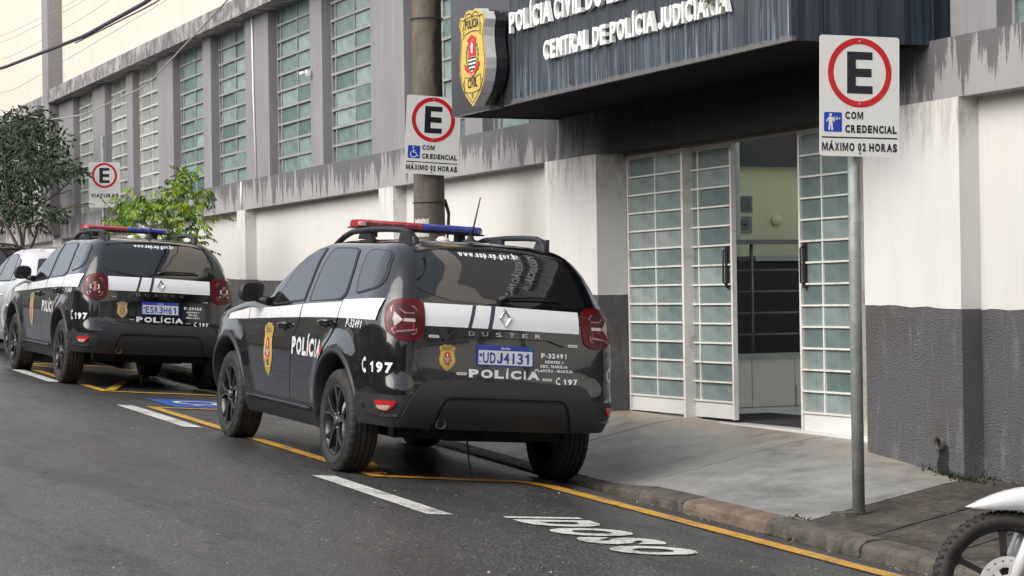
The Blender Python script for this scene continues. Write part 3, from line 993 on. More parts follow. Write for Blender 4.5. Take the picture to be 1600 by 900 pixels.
# sliding glazed door leaves
def leaf(y0, y1, x, colf, rows, handle=None, kick=.135):
    z0, z1 = zw((y0 + y1) / 2) + .012, 2.80
    f = MB(); t = .0085
    f.box(x - .02, x + .02, y0, y0 + .024, z0, z1); f.box(x - .02, x + .02, y1 - .024, y1, z0, z1)
    f.box(x - .02, x + .02, y0 + .024, y1 - .024, z1 - .03, z1)
    W = y1 - y0 - .048
    ys_ = [y0 + .024 + W * c for c in colf]
    zz = z0 + kick
    rh = (z1 - .03 - zz) / rows
    for c in ys_[1:-1]: f.box(x - .017, x + .017, c - t, c + t, zz, z1 - .03)
    for r in range(rows): f.box(x - .024, x + .016, y0 + .022, y1 - .022, zz + r * rh - t * .8, zz + r * rh + t * .8)
    fr = f.build('sliding_door', M['frame_white'], ST)
    k = MB(); k.box(x - .012, x + .012, y0 + .03, y1 - .03, z0 + .004, zz - .01); k.build('kick_panel', M['frame_door'], fr)
    for ci in range(len(ys_) - 1):
        for r in range(rows):
            me = panemesh(ys_[ci + 1] - ys_[ci] - 2 * t, rh - 1.6 * t, 'door', M['pane_door'])
            link_mesh('pane', me, fr, (x, ys_[ci] + t, zz + r * rh + t * .8), (0, random.uniform(-.012, .012), random.uniform(-.008, .008)))
    if handle is not None:
        h = MB(); zc = zz + rh * 6.0
        h.tube([(x - .03, handle, zc), (x - .055, handle, zc + .01), (x - .055, handle, zc + .26), (x - .03, handle, zc + .27)], .008, 8)
        h.box(x - .03, x - .018, handle - .018, handle + .018, zc - .03, zc + .30)
        h.build('door_handle', M['plastic'], fr)
    return fr
leaf(15.03, 16.05, 8.10, [0, .5, 1], 13)
leaf(14.35, 15.12, 8.15, [0, .72, 1], 13, handle=14.43)
leaf(12.46, 13.28, 8.10, [0, .62, 1], 13, handle=13.20)
leaf(11.99, 12.50, 8.15, [0, .75, 1], 13)
mb = MB(); mb.box(8.05, 8.20, 14.995, 15.028, zw(15) - .02, 2.80); mb.build('door_post', M['frame_white'], ST)
mb = MB(); mb.box(8.00, 8.06, 11.99, 16.05, zw(13.5) - .1, zw(13.5) + .012); mb.build('threshold', M['frame_door'], ST)

# lobby behind the door
mb = MB(); mb.wall(8.06, 16, 11.4, 20.4, .50, .50, .617, .617); mb.build('lobby_floor', M['floor_tile'], ST)
mb = MB(); mb.box(8.22, 9.0, 12.6, 15.3, .618, .628); mb.build('door_mat', M['mat_black'], ST)
mb = MB(); mb.box(8.3, 16, 16.27, 20.4, .62, 1.04); mb.build('raised_floor', M['lobby_wall'], ST)
xs_ = [8.30, 8.85, 9.39, 9.83, 10.4, 11.0, 11.6, 12.2, 13.0]
for a, b in zip(xs_[:-1], xs_[1:]):
    mb = MB(); mb.box(a + .004, b - .004, 16.25, 16.28, .622, 1.045); mb.build('wall_tile', M['tile'], ST)
mb = MB(); mb.box(9.84, 10.6, 16.235, 16.25, .622, .80); mb.build('small_tile_step', M['tile'], ST)
mb = MB(); mb.box(8.3, 13, 16.22, 16.40, 1.046, 1.09); mb.build('tile_coping', M['lobby_wall'], ST)
mb = MB()
for x in (9.43, 10.6): mb.tube([(x, 16.3, 1.08), (x, 16.3, 2.08)], .016, 8)
mb.box(8.3, 12, 16.27, 16.33, 2.06, 2.10)
for z in (1.26, 1.45, 1.64, 1.83): mb.tube([(8.3, 16.3, z), (12, 16.3, z)], .010, 6)
mb.build('handrail', M['rail'], ST)
mb = MB(); mb.box(10.3, 13.8, 18.9, 19.0, 1.0, 2.92); mb.build('lobby_green_wall', M['lobby_green'], ST)
mb = MB(); mb.box(9.8, 12.8, 17.6, 18.2, 1.05, 1.93); mb.build('dark_counter', M['lobby_dark'], ST)
mb = MB(); mb.box(10.2, 12.9, 17.55, 18.25, 1.935, 1.985); mb.build('counter_top', M['lobby_wall'], ST)
for i, (xa, xb, za, zb) in enumerate([(10.76, 10.95, 2.46, 2.63), (10.76, 10.94, 2.25, 2.42)]):
    mb = MB(); mb.box(xa, xb, 18.885, 18.90, za, zb); nt_ = mb.build('wall_notice', M['pane_dusty'], ST)
    mb = MB()
    if i == 0:
        for j in range(7): mb.box(xa + .02, xb - .02, 18.880, 18.885, za + .02 + j * .021, za + .027 + j * .021)
    else:
        mb.box(xa + .05, xa + .125, 18.880, 18.885, za + .04, za + .045); mb.box(xa + .05, xa + .125, 18.880, 18.885, za + .12, za + .125); mb.box(xa + .05, xa + .055, 18.880, 18.885, za + .045, za + .12); mb.box(xa + .12, xa + .125, 18.880, 18.885, za + .045, za + .12); mb.box(xa + .075, xa + .1, 18.880, 18.885, za + .07, za + .095)
    mb.build('print', M['plastic'], nt_)
mb = MB(); mb.lathe([(.0, 0), (.055, 0), (.06, .008), (.045, .015), (0, .015)], (11.23, 18.878, 2.38), 'y', 24); mb.build('wall_disc', M['lobby_green'], ST)
for cx_ in (11.35, 11.75):
    mb = MB(); mb.box(cx_ - .12, cx_ + .12, 18.3, 18.36, 2.02, 2.12); mb.tube([(cx_, 18.33, 1.5), (cx_, 18.33, 2.03)], .02, 8); mb.tube([(cx_ - .1, 18.33, 1.95), (cx_, 18.33, 2.0), (cx_ + .1, 18.33, 1.95)], .012, 6)
    mb.build('office_chair_back', M['lobby_dark'], ST)
mb = MB(); mb.lathe([(.075, 1.04), (.075, 3.2)], (10.385, 18.3, 0), 'z', 24); mb.build('round_column', M['lobby_wall'], ST)
mb = MB(); mb.box(8.36, 16, 20.3, 20.4, .62, 3.3); mb.box(8.36, 10.3, 18.9, 19.0, 1.04, 3.3); mb.box(8.23, 8.36, 16.06, 20.4, .62, 3.34); mb.build('lobby_wall', M['lobby_wall'], ST)
mb = MB(); mb.box(16, 16.1, 8, 22, .3, 3.2); mb.build('added_yard_wall', M['white_wall'], ST)  # unseen wall added behind the open yard, white to bounce light inside
mb = MB(); mb.box(8.36, 9.08, 11.4, 20.4, 3.25, 3.34); mb.build('lobby_ceiling', M['lobby_wall'], ST)  # stops short, the added opening beyond lets sky light in
mb = MB(); mb.box(8.4, 16, 18.80, 18.88, 2.93, 4.2); mb.build('dark_ceiling_face', M['ceiling_shade'], ST)  # upright dark sheet put in for the dim ceiling above the green wall

# ------------------------------------------------------------------ canopy
CX, CY0, CY1, CZ = 6.79, 11.2, 16.8, 3.17
CN = empty('entrance_canopy', (0, 0, 0), label='dark weathered sheet metal canopy over the entrance with raised white lettering', cat='canopy')
pw = .18
yy = CY0
i = 0
while yy < 15.52:
    y2 = min(yy + pw, 15.53)
    mb = MB()
    mb.box(CX, CX + .03, yy + .0015, y2 - .0015, CZ, 5.4)
    mb.build('fascia_sheet', M['sheet'], CN)
    yy = y2; i += 1
xx = CX + .03
while xx < 7.99:
    x2 = min(xx + .20, 8.0)
    mb = MB(); mb.box(xx + .0015, x2 - .0015, CY0, CY0 + .03, CZ + .004, 5.4); mb.box(xx + .004, xx + .018, CY0 - .007, CY0, CZ + .006, 5.4)
    mb.build('end_sheet', M['sheet_end'], CN)
    xx = x2
for a, b in ((15.535, 16.17), (16.175, 16.80)):
    mb = MB(); mb.box(CX + .004, CX + .034, a, b, CZ, 5.4); mb.build('composite_panel', M['composite'], CN)
mb = MB(); mb.box(CX + .03, 7.80, 16.77, 16.80, CZ, 5.4); mb.build('end_panel', M['composite'], CN)
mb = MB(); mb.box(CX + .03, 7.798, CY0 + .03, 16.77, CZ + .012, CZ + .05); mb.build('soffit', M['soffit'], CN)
mb = MB(); mb.box(CX + .06, 7.79, CY0 + .05, 16.7, CZ + .06, 5.35); mb.build('canopy_box', M['void'], CN)
def raised(s, y0, z, length, cap, parent):
    """one solid letter object per character, standing proud of the fascia"""
    import collections
    for P, FF in glyphs(s, 0, 0, length, cap, .026):
        cnt = collections.Counter()
        for f in FF:
            for a, b in zip(f, f[1:] + f[:1]): cnt[tuple(sorted((a, b)))] += 1
        mb = MB(); m = len(P)
        V = [(CX - .045, y0 - u, z + v) for u, v in P] + [(CX - .012, y0 - u, z + v) for u, v in P]
        mb.add(V, FF)
        mb.add(V, [(a, b, m + b, m + a) for (a, b), c in cnt.items() if c == 1])
        mb.build('letter', M['letter_white'], parent)
raised('POLÍCIA CIVIL DO ESTADO DE SÃO PAULO', 15.44, 3.725, 4.12, .165, CN)
raised('CENTRAL DE POLÍCIA JUDICIÁRIA', 14.79, 3.44, 2.88, .145, CN)
# ------------------------------------------------------------------ shield emblem (flat art, unit height about 1.3)
SH = [(0, .60), (.10, .64), (.20, .63), (.28, .56), (.40, .57), (.46, .46), (.415, .36), (.40, .24), (.425, .08), (.46, -.06), (.45, -.20), (.39, -.36), (.27, -.50), (.12, -.60), (0, -.67)]
SHIELD = SH + [(-x, y) for x, y in reversed(SH[1:-1])]
SHIELD = [p for p in SHIELD]
def shield_art(top='POLÍCIA', bottom='CIVIL'):
    A = []
    def P(poly, m, lay): A.append((poly, [tuple(range(len(poly)))], m, lay))
    V, F = stroke2([(x * .93, y * .93) for x, y in SHIELD], .014, True); A.append((V, F, 'ink', 1))
    # banners
    for sg in (1, -1):
        yb = .40 if sg > 0 else -.36
        L = []
        for k in range(9):
            u = -.28 + .07 * k
            L.append((u, yb + .11 + sg * (.035 - .45 * u * u)))
        Lb = [(u, v - .20) for u, v in reversed(L)]
        V, F = stroke2(L + Lb, .012, True); A.append((V, F, 'ink', 1))
        for s2 in (-1, 1):
            V, F = stroke2([(s2 * .28, yb + .05), (s2 * .34, yb - .02 * sg), (s2 * .29, yb - .06), (s2 * .34, yb - .14), (s2 * .25, yb - .10)], .012); A.append((V, F, 'ink', 1))
    V, F = text2d(top, 0, .385, .47, .125, bold=.03, align='c'); A.append((V, F, 'ink', 2))
    V, F = text2d(bottom, 0, -.415, .34, .125, bold=.02, align='c'); A.append((V, F, 'ink', 2))
    V, F = text2d('SP', 0, -.56, .08, .06, bold=.01, align='c'); A.append((V, F, 'ink', 2))
    # wreath
    for s2 in (-1, 1):
        for k in range(7):
            a = R_(-62 + 20 * k); cx, cy = s2 * .205 * math.cos(a), .02 + .20 * math.sin(a)
            t = R_(-62 + 20 * k + 90)
            d = Vector((s2 * math.cos(t), math.sin(t))) * .045; q = Vector((-d.y, d.x)) * .55
            A.append(([(cx - d.x, cy - d.y), (cx + q.x, cy + q.y), (cx + d.x, cy + d.y), (cx - q.x, cy - q.y)], [(0, 1, 2, 3)], 'b_green', 2))
    P([(-.13, .22), (.13, .22), (.13, .0), (-.13, .0)], 'b_red', 3)
    P([(-.16, .24), (0, .30), (.16, .24), (.13, .20), (0, .25), (-.13, .20)], 'b_red', 4)
    P([(-.03, .05), (.03, .05), (.035, .15), (.06, .13), (.02, .19), (-.02, .19), (-.05, .14), (-.03, .13)], 'b_white', 4)
    P([(-.13, .0), (.13, .0), (.13, -.08), (.10, -.16), (0, -.205), (-.10, -.16), (-.13, -.08)], 'b_white', 3)
    for k in range(4):
        yv = -.005 - .05 * k; hw = .13 if k < 2 else (.12 if k == 2 else .085)
        P([(-hw, yv), (hw, yv), (hw * .98, yv - .025), (-hw * .98, yv - .025)], 'ink', 4)
    P([(-.27, -.08), (-.20, -.09), (-.12, -.16), (0, -.215), (.12, -.16), (.20, -.09), (.27, -.08), (.24, -.15), (.13, -.22), (0, -.275), (-.13, -.22), (-.24, -.15)], 'b_red', 5)
    V, F = text2d('PRO BRASILIA', 0, -.262, .20, .028, bold=.01, align='c'); A.append(([(u, v + .30 * abs(u)) for u, v in V], F, 'b_white', 6))
    return A
_ART = None
def put_badge(fn, sc, parent, gold='gold', lift=.0006, base_step=.1, top='POLÍCIA'):
    """fn(u, v, off) -> 3-D ; draws the shield in parts under parent"""
    global _ART
    if _ART is None: _ART = shield_art()
    V, F = tri2d(SHIELD, base_step)
    mb = MB(); mb.add([fn(u * sc, v * sc, 0) for u, v in V], F, smooth=True)
    b = mb.build('badge_shield', M[gold], parent)
    mats = ['ink', 'b_green', 'b_red', 'b_white']
    mb = MB()
    for V, F, m, lay in _ART:
        if len(F) == 1 and len(F[0]) > 4: V, F = tri2d(V)
        mb.add([fn(u * sc, v * sc, lift * (lay + 1)) for u, v in V], F, mats.index(m))
    mb.build('crest', [M[m] for m in mats], b, fixn=False)
    return b

EM = empty('shield_emblem', (6.575, 15.80, 3.575), label='gold police shield emblem with silver sides mounted on the canopy', cat='emblem')
SC = .60
def emf(u, v, off): return (-off, -u, v)
put_badge(lambda u, v, o: emf(u, v, o), SC, EM, lift=.0012)
mb = MB(); mb.prism([(x * SC, y * SC) for x, y in SHIELD], lambda u, v, h: (.003 + h, -u, v), .09); mb.build('silver_side', M['steel'], EM)
mb = MB(); mb.prism([(x * SC * .97, y * SC * .97) for x, y in SHIELD], lambda u, v, h: (.0935 + h, -u, v), .10); mb.build('black_back', M['plastic'], EM)
mb = MB(); mb.box(.194, .217, -.12, .12, -.42, -.2); mb.build('bracket', M['plastic'], EM)

# ------------------------------------------------------------------ parking signs
def sign(name, loc, yaw, tilt, W, H, icon, lines, label, group='parking signs with a ringed E', radius=.2, tail=None):
    s = empty(name, loc, (0, tilt, yaw), label, 'sign', group)
    # local: x right, z up, faces -y ; origin = plate centre
    P = rounded([(-W / 2, -H / 2), (W / 2, -H / 2), (W / 2, H / 2), (-W / 2, H / 2)], .02, 4)
    mb = MB(); mb.prism(P, lambda u, v, h: (u, -h, v), .004); mb.build('sign_plate', M['sign_white'], s)
    zc = H / 2 - radius - .010
    V, F = ring2(0, zc, radius, radius * .82, 64)
    mb = MB(); mb.add([(u, -.0052, v) for u, v in V], F); mb.build('red_ring', M['sign_red'], s)
    V, F = [], []
    a, b = radius * .40, radius * .60
    E = [(-a, -b), (a, -b), (a, -b + .045), (-a + .055, -b + .045), (-a + .055, -.024), (a - .006, -.024), (a - .006, .024), (-a + .055, .024), (-a + .055, b - .045), (a, b - .045), (a, b), (-a, b)]
    mb = MB(); V, F = tri2d(E); mb.add([(u, -.0054, v + zc) for u, v in V], F); mb.build('letter_e', M['sign_black'], s)
    if lines:
        mb = MB()
        for (t, x, z, wd, cap, al) in lines:
            V, F = text2d(t, x, z, wd, cap, bold=.055, align=al); mb.add([(u, -.0052, v) for u, v in V], F)
        if icon:
            V, F = [(-W / 2 + .012, 0), (W / 2 - .012, 0), (W / 2 - .012, .008), (-W / 2 + .012, .008)], [(0, 1, 2, 3)]
            mb.add([(u, -.0052, v - H / 2 + .103) for u, v in V], F)
        mb.build('sign_lettering', M['sign_black'], s)
    if icon:
        ix, iz, q = -W / 2 + .026, -H / 2 + .138, .112
        P = rounded([(ix, iz), (ix + q, iz), (ix + q, iz + q), (ix, iz + q)], .01, 3)
        mb = MB(); mb.add([(u, -.0052, v) for u, v in P], [tuple(range(len(P)))]); ib = mb.build('blue_square', M['sign_blue'], s)
        mb = MB()
        if icon == 'chair':
            for V, F in wheelchair(None): mb.add([(ix + u * q, -.0062, iz + v * q) for u, v in V], F)
        else:
            c = circle2(.36, .86, .075, 16); mb.add([(ix + u * q, -.0062, iz + v * q) for u, v in c], [tuple(range(16))])
            for poly in ([(.27, .76), (.45, .76), (.47, .45), (.27, .45)], [(.27, .44), (.37, .44), (.33, .08), (.24, .08)], [(.37, .44), (.47, .44), (.50, .08), (.41, .08)], [(.27, .76), (.27, .66), (.16, .50), (.11, .55)], [(.45, .76), (.45, .66), (.54, .50), (.60, .55)]):
                mb.add([(ix + u * q, -.0062, iz + v * q) for u, v in poly], [(0, 1, 2, 3)])
            V, F = text2d('60+', ix + q * .50, iz + q * .60, q * .42, q * .17, bold=.02); mb.add([(u, -.0062, v) for u, v in V], F)
        mb.build('white_pictogram', M['b_white'], ib)
    mb = MB()
    for bz in (zc + radius - .02, zc - radius + .02, -H / 2 + .02): mb.lathe([(0, -.010), (.006, -.009), (.008, -.004)], (0, 0, bz), 'y', 10)
    mb.build('bolt', M['galv'], s)
    return s
LN1 = [('COM', -.092, -.133, .113, .044, 'l'), ('CREDENCIAL', -.092, -.211, .325, .046, 'l'), ('MÁXIMO 02 HORAS', 0, -.316, .472, .048, 'c')]
s1 = sign('parking_sign', (6.675, 10.28, 2.735), R_(-7), R_(1.0), .50, .69, 'old', LN1, 'white parking sign with red ringed E and elderly 60+ pictogram on the near post')
s2 = sign('parking_sign', (6.90, 17.53, 3.075), R_(-6), R_(3.2), .50, .70, 'chair', LN1, 'white parking sign with wheelchair pictogram fixed to the thick concrete pole')
s3 = sign('parking_sign', (7.50, 33.3, 3.52), R_(-3), R_(0), .50, .72, None, [('VIATURAS', 0, -.20, .44, .06, 'c')], 'farthest white sign with ringed E, partly behind the lime green tree')
# near post
sp = empty('sign_post', (6.665, 10.34, zs(6.66, 10.34)), label='galvanised steel post holding the near parking sign at the kerb', cat='post')
mb = MB(); mb.tube([(0, 0, -.15), (0, 0, 1.2), (.008, 0, 2.66)], .0355, 20); mb.build('pipe', M['galv'], sp)
mb = MB(); P = [(.13 * math.cos(a) * (1 + .22 * math.sin(3 * a + 1)), .075 * math.sin(a) * (1 + .14 * math.cos(2 * a))) for a in [2 * math.pi * k / 22 for k in range(22)]]
mb.prism(P, lambda u, v, h: (u - .03, v + .01, h - .02 - .03 * u), .034); mb.build('mortar_foot', M['kerb'], sp)
s1_ = s1
p3 = empty('sign_post', (7.50, 33.38, zs(7.5, 33.3)), label='thin post behind the far parking sign', cat='post')
mb = MB(); mb.tube([(0, 0, -.1), (0, 0, 3.1)], .03, 12); mb.build('pipe', M['galv'], p3)
# concrete utility pole
up_ = empty('utility_pole', (6.92, 17.69, zs(6.92, 17.69)), label='thick round concrete utility pole between the front police car and the building', cat='pole')
mb = MB(); mb.lathe([(.148, -.3), (.142, 1.5), (.134, 3.2), (.118, 6.5), (.10, 9.5), (0, 9.5)], (0, 0, 0), 'z', 40); mb.build('shaft', M['pole'], up_)
mb = MB()
for k, (a, z, h_, w_) in enumerate([(215, 1.72, .16, .55), (190, 1.38, .2, .4), (238, 1.50, .12, .3)]):
    V = []
    for j in range(7):
        an = R_(a) + w_ * (j / 6 - .5) * 2
        for i in range(2): V.append((.1435 * math.cos(an), .1435 * math.sin(an), z + h_ * (i - .5) + .01 * math.sin(j * 3.1 + i)))
    mb.add(V, [(2 * j, 2 * j + 1, 2 * j + 3, 2 * j + 2) for j in range(6)])
mb.build('torn_poster', M['paper'], up_)
for z in (1.95, 3.6):
    mb = MB(); mb.tube([(.146 * math.cos(a), .146 * math.sin(a), z) for a in [2 * math.pi * k / 24 for k in range(25)]], .006, 6, caps=False); mb.build('strap', M['cable'], up_)
mb = MB(); mb.tube([(.14, -.03, 1.95), (.17, -.05, 1.82), (.15, -.06, 1.68), (.16, -.03, 1.60)], .010, 6); mb.build('loose_cable', M['cable'], up_)
mb = MB(); mb.tube([(.15, .0, 1.98), (.18, -.02, 1.86), (.17, -.03, 1.74)], .014, 6); mb.build('loose_cable', M['cable'], up_)
# security camera
sc_ = empty('security_camera', (7.70, 23.66, 4.30), label='small white bullet security camera fixed to a grey window pier', cat='camera')
mb = MB(); mb.box(.04, .10, -.035, .035, -.05, .05); mb.tube([(.06, 0, .0), (.01, .03, -.0)], .02, 10); mb.build('wall_bracket', M['letter_white'], sc_)
mb = MB(); mb.tube([(.02, .01, 0.0), (-.045, .07, -.012)], .032, 16); mb.build('camera_body', M['letter_white'], sc_)
mb = MB(); mb.tube([(-.045, .07, -.012), (-.050, .075, -.013)], .026, 16); mb.build('lens', M['glass'], sc_)
sc_.scale = (.72, .72, .72)
# drain pipe stub
dp = empty('drain_pipe', (7.80, 11.13, .655), label='dark drain pipe stub sticking out of the grey dado', cat='pipe')
mb = MB(); mb.lathe([(.034, .04), (.034, -.035), (.045, -.035), (.045, .04)], (0, 0, 0), 'x', 20); mb.build('pipe', M['pipe'], dp)
mb = MB(); mb.tube([(.0, 0, 0), (-.012, 0, 0)], .0335, 16); mb.build('dark_bore', M['void'], dp)
mb = MB(); V, F = tri2d([(-.05, .0), (.05, .0), (.04, -.06), (.07, -.13), (.05, -.20), (-.08, -.20), (-.05, -.12), (-.06, -.06)]); mb.add([(-.0035, u - .01, v - .01) for u, v in V], F); mb.build('water_stain', M['black_stain'], dp)
mb = MB()
for k in range(120):
    a = random.gauss(0, .16); x = 7.79 - abs(random.gauss(0, .035)); y = 11.0 + a - (.05 if k % 3 else 0); z = zs(x, y)
    l = random.uniform(.012, .045); d = random.uniform(0, 6.28); q = .006
    tx, ty = math.cos(d) * l * .5, math.sin(d) * l * .5
    mb.add([(x - q, y, z), (x + q, y, z), (x + tx, y + ty, z + l)], [(0, 1, 2)])
for k in range(60):
    y = random.uniform(8, 10.9); x = 7.94 - abs(random.gauss(0, .03)); z = zs(x, y); l = random.uniform(.01, .035); d = random.uniform(0, 6.28); q = .006
    mb.add([(x - q, y, z), (x + q, y, z), (x + math.cos(d) * l * .5, y + math.sin(d) * l * .5, z + l)], [(0, 1, 2)])
for cx_, cy_ in ((6.10, 10.35), (6.12, 10.15), (6.33, 10.42), (6.35, 10.5), (6.09, 9.6)):
    for k in range(10):
        x = random.gauss(cx_, .018); y = random.gauss(cy_, .05); z = zs(x, y) if x > kx(y) else zr(x, y); l = random.uniform(.01, .03); d = random.uniform(0, 6.28)
        mb.add([(x - .006, y, z), (x + .006, y, z), (x + math.cos(d) * l, y + math.sin(d) * l, z + l)], [(0, 1, 2)])
tag(mb.build('weeds', M['weed'], fixn=False), 'small weeds and moss growing at the foot of the wall and kerb', 'weeds', kind='stuff')
# litter and grit on the road
mb = MB()
for k in range(1500):
    if k < 170: x = kx(9) - abs(random.gauss(0, .10)) - .02; y = random.uniform(6, 12)
    else: y = 7 + 12 * random.random() ** 1.6; x = random.uniform(max(.5, y * .18), 6.1)
    r = random.uniform(.003, .006) if k % 12 else random.uniform(.006, .012)
    a = random.uniform(0, 6.28); z = zr(x, y) + .002
    mb.add([(x + r * math.cos(a), y + r * math.sin(a) * 2, z), (x - r * math.sin(a), y + r, z + r * .3), (x - r * math.cos(a), y - r, z), (x + r * .2, y - r * 1.4, z + r * .6)], [(0, 1, 2, 3), (0, 2, 3)])
tag(mb.build('grit', M['litter'], fixn=False), 'pale grit, leaf bits and litter scattered over the asphalt and gutter', 'grit', kind='stuff')

# cables
def cable(name, pts, r, mat, label, n=10):
    P = []
    for a, b in zip(pts[:-1], pts[1:]):
        for k in range(n): t = k / n; P.append(Vector(a).lerp(Vector(b), t))
    P.append(Vector(pts[-1]))
    Q = [P[0]] + [(P[i - 1] + P[i] * 2 + P[i + 1]) / 4 for i in range(1, len(P) - 1)] + [P[-1]]
    mb = MB(); mb.tube(Q, r, 8)
    tag(mb.build(name, mat), label, 'cable', 'overhead cables')
cable('overhead_cable', [(6.9, 60, 7.3), (6.9, 39.0, 5.95), (6.9, 31.9, 5.69), (6.9, 27.7, 5.68), (6.9, 17.8, 6.4), (6.9, 0, 8.5)], .030, M['cable'], 'thick dark bundled cable crossing the upper left wall')
cable('overhead_cable', [(6.9, 32.5, 5.66), (6.9, 27.5, 5.60), (6.9, 23.5, 5.75), (6.9, 17.8, 6.3)], .011, M['cable'], 'thinner dark cable hanging just under the thick bundle')
cable('overhead_cable', [(6.9, 17.8, 6.05), (6.9, 24.0, 5.18), (6.9, 28.0, 4.56), (6.9, 32.0, 4.51), (6.9, 34.7, 4.66), (6.9, 39.0, 5.2), (6.9, 55, 6.9)], .010, M['cable_thin'], 'thin sagging cable that crosses in front of the tall windows')
for k, (za, zb, lb) in enumerate([(6.62, 6.44, 'thin faint cable, upper one of the pair at the top left'), (6.50, 6.36, 'thin faint cable, lower one of the pair at the top left'), (6.18, 6.1, 'faint cable just above the thick bundle on the cream wall'), (5.55, 5.6, 'faint thin cable slanting above the cornice')]):
    cable('overhead_cable', [(7.1, 60, za + 1.2), (7.1, 38.9, za), (7.1, 33.3, zb), (7.1, 24, zb + .12), (6.9, 17.8, zb + .5)], .004, M['cable_thin'], lb)
# a weed that has rooted on the lettering ledge
mb = MB()
for k in range(70):
    c = Vector((6.72 + random.uniform(-.06, .02), 12.12 + random.gauss(0, .05), 3.545 + random.gauss(0, .028))); a = random.uniform(0, 6.28); l = random.uniform(.012, .028)
    d = Vector((random.uniform(-.3, .3), math.cos(a), math.sin(a))) * l; q = Vector((.2, -math.sin(a), math.cos(a))) * l * .35
    mb.add([c - d, c + q, c + d, c - q], [(0, 1, 2, 3)])
tag(mb.build('ledge_plant', M['leaf_mid'], fixn=False), 'small green plant rooted over the letters near the right end of the fascia', 'plant')
# ------------------------------------------------------------------ vehicles: a body surface made of stacked plan outlines
class Surf:
    """columns: z, half width, rear y, front y, rear corner rx ry, front corner rx ry"""
    def __init__(s, CT, wheels, wr=.345, bulge=.035, fl=.030, narrow=0.0, zsh=None):
        s.CT = np.array(CT); s.CT[:len(CT) - 3, 1] -= narrow; s.WH = wheels; s.wr = wr; s.bulge = bulge; s.fl = fl
        s.z0, s.z1 = s.CT[0, 0], s.CT[-1, 0]; s.zsh = zsh or s.z0
        s.NZ = 220
        s.zt = np.linspace(s.z0, s.z1, s.NZ)
        s.tab = np.array([s._mk(z) for z in s.zt])
    def prm(s, z): return [float(np.interp(z, s.CT[:, 0], s.CT[:, i])) for i in range(1, 8)]
    def flare(s, y, z):
        o = 0.
        if z < 1.05:
            for yw in s.WH:
                r = math.hypot(y - yw, z - s.wr)
                t = max(0., min(1., 1 - abs(r - .47) / .17))
                o = max(o, s.fl * t * t * (3 - 2 * t))
        return o
    def _mk(s, z, NR=14, NC=14, NS=56, NF=8):
        w_, yr, yf, rx, ry, fx, fy = s.prm(z)
        bul = s.bulge
        P = []
        for i in range(NR):
            x = (w_ - rx) * i / NR; P.append([x, yr - bul + bul * (x / w_) ** 2])
        x0 = w_ - rx; y0 = yr - bul + bul * (x0 / w_) ** 2; yc = y0 + ry
        for i in range(NC):
            a = math.pi / 2 * i / NC
            P.append([x0 + rx * math.sin(a) ** .8, yc - ry * math.cos(a) ** .8])
        for i in range(NS): P.append([w_, yc + (yf - fy - yc) * i / NS])
        for i in range(NC):
            a = math.pi / 2 * i / NC
            P.append([w_ - fx + fx * math.cos(a) ** .85, yf - fy + fy * math.sin(a) ** .85])
        for i in range(NF + 1): P.append([(w_ - fx) * (1 - i / NF), yf])
        for p in P:
            if p[0] > w_ - .12:
                t = max(0., min(1., (p[0] - w_ + .12) / .1)); p[0] += s.flare(p[1], z) * t * t * (3 - 2 * t)
        return P
    def out(s, z):
        t = (z - s.z0) / (s.z1 - s.z0) * (s.NZ - 1)
        t = max(0., min(s.NZ - 1.0001, t)); i = int(t); f = t - i
        return s.tab[i] * (1 - f) + s.tab[i + 1] * f
    def rear(s, x, z):
        """t = signed path length round the outline from the rear centre (+ right)"""
        P = s.out(z)[:84]
        d = np.r_[0, np.cumsum(np.hypot(np.diff(P[:, 0]), np.diff(P[:, 1])))]
        t = abs(x); g_ = 1 if x >= 0 else -1
        return np.array([g_ * np.interp(t, d, P[:, 0]), np.interp(t, d, P[:, 1]), z])
    def tof(s, y, z):
        P = s.out(z)[:84]
        d = np.r_[0, np.cumsum(np.hypot(np.diff(P[:, 0]), np.diff(P[:, 1])))]
        return float(np.interp(y, P[14:84, 1], d[14:84]))
    def side(s, y, z, g_=-1):
        P = s.out(z)[10:98]
        return np.array([g_ * np.interp(y, P[:, 1], P[:, 0]), y, z])
    def nrm(s, fn, u, v):
        e = .012
        a = fn(u + e, v) - fn(u - e, v); b = fn(u, v + e) - fn(u, v - e)
        n = np.cross(a, b); n /= (np.linalg.norm(n) + 1e-12)
        p = fn(u, v)
        c = np.array([0., min(max(p[1], .3), 2.6), .75])
        return n if n @ (p - c) > 0 else -n
    def off(s, fn, u, v, o):
        return fn(u, v) + s.nrm(fn, u, v) * o

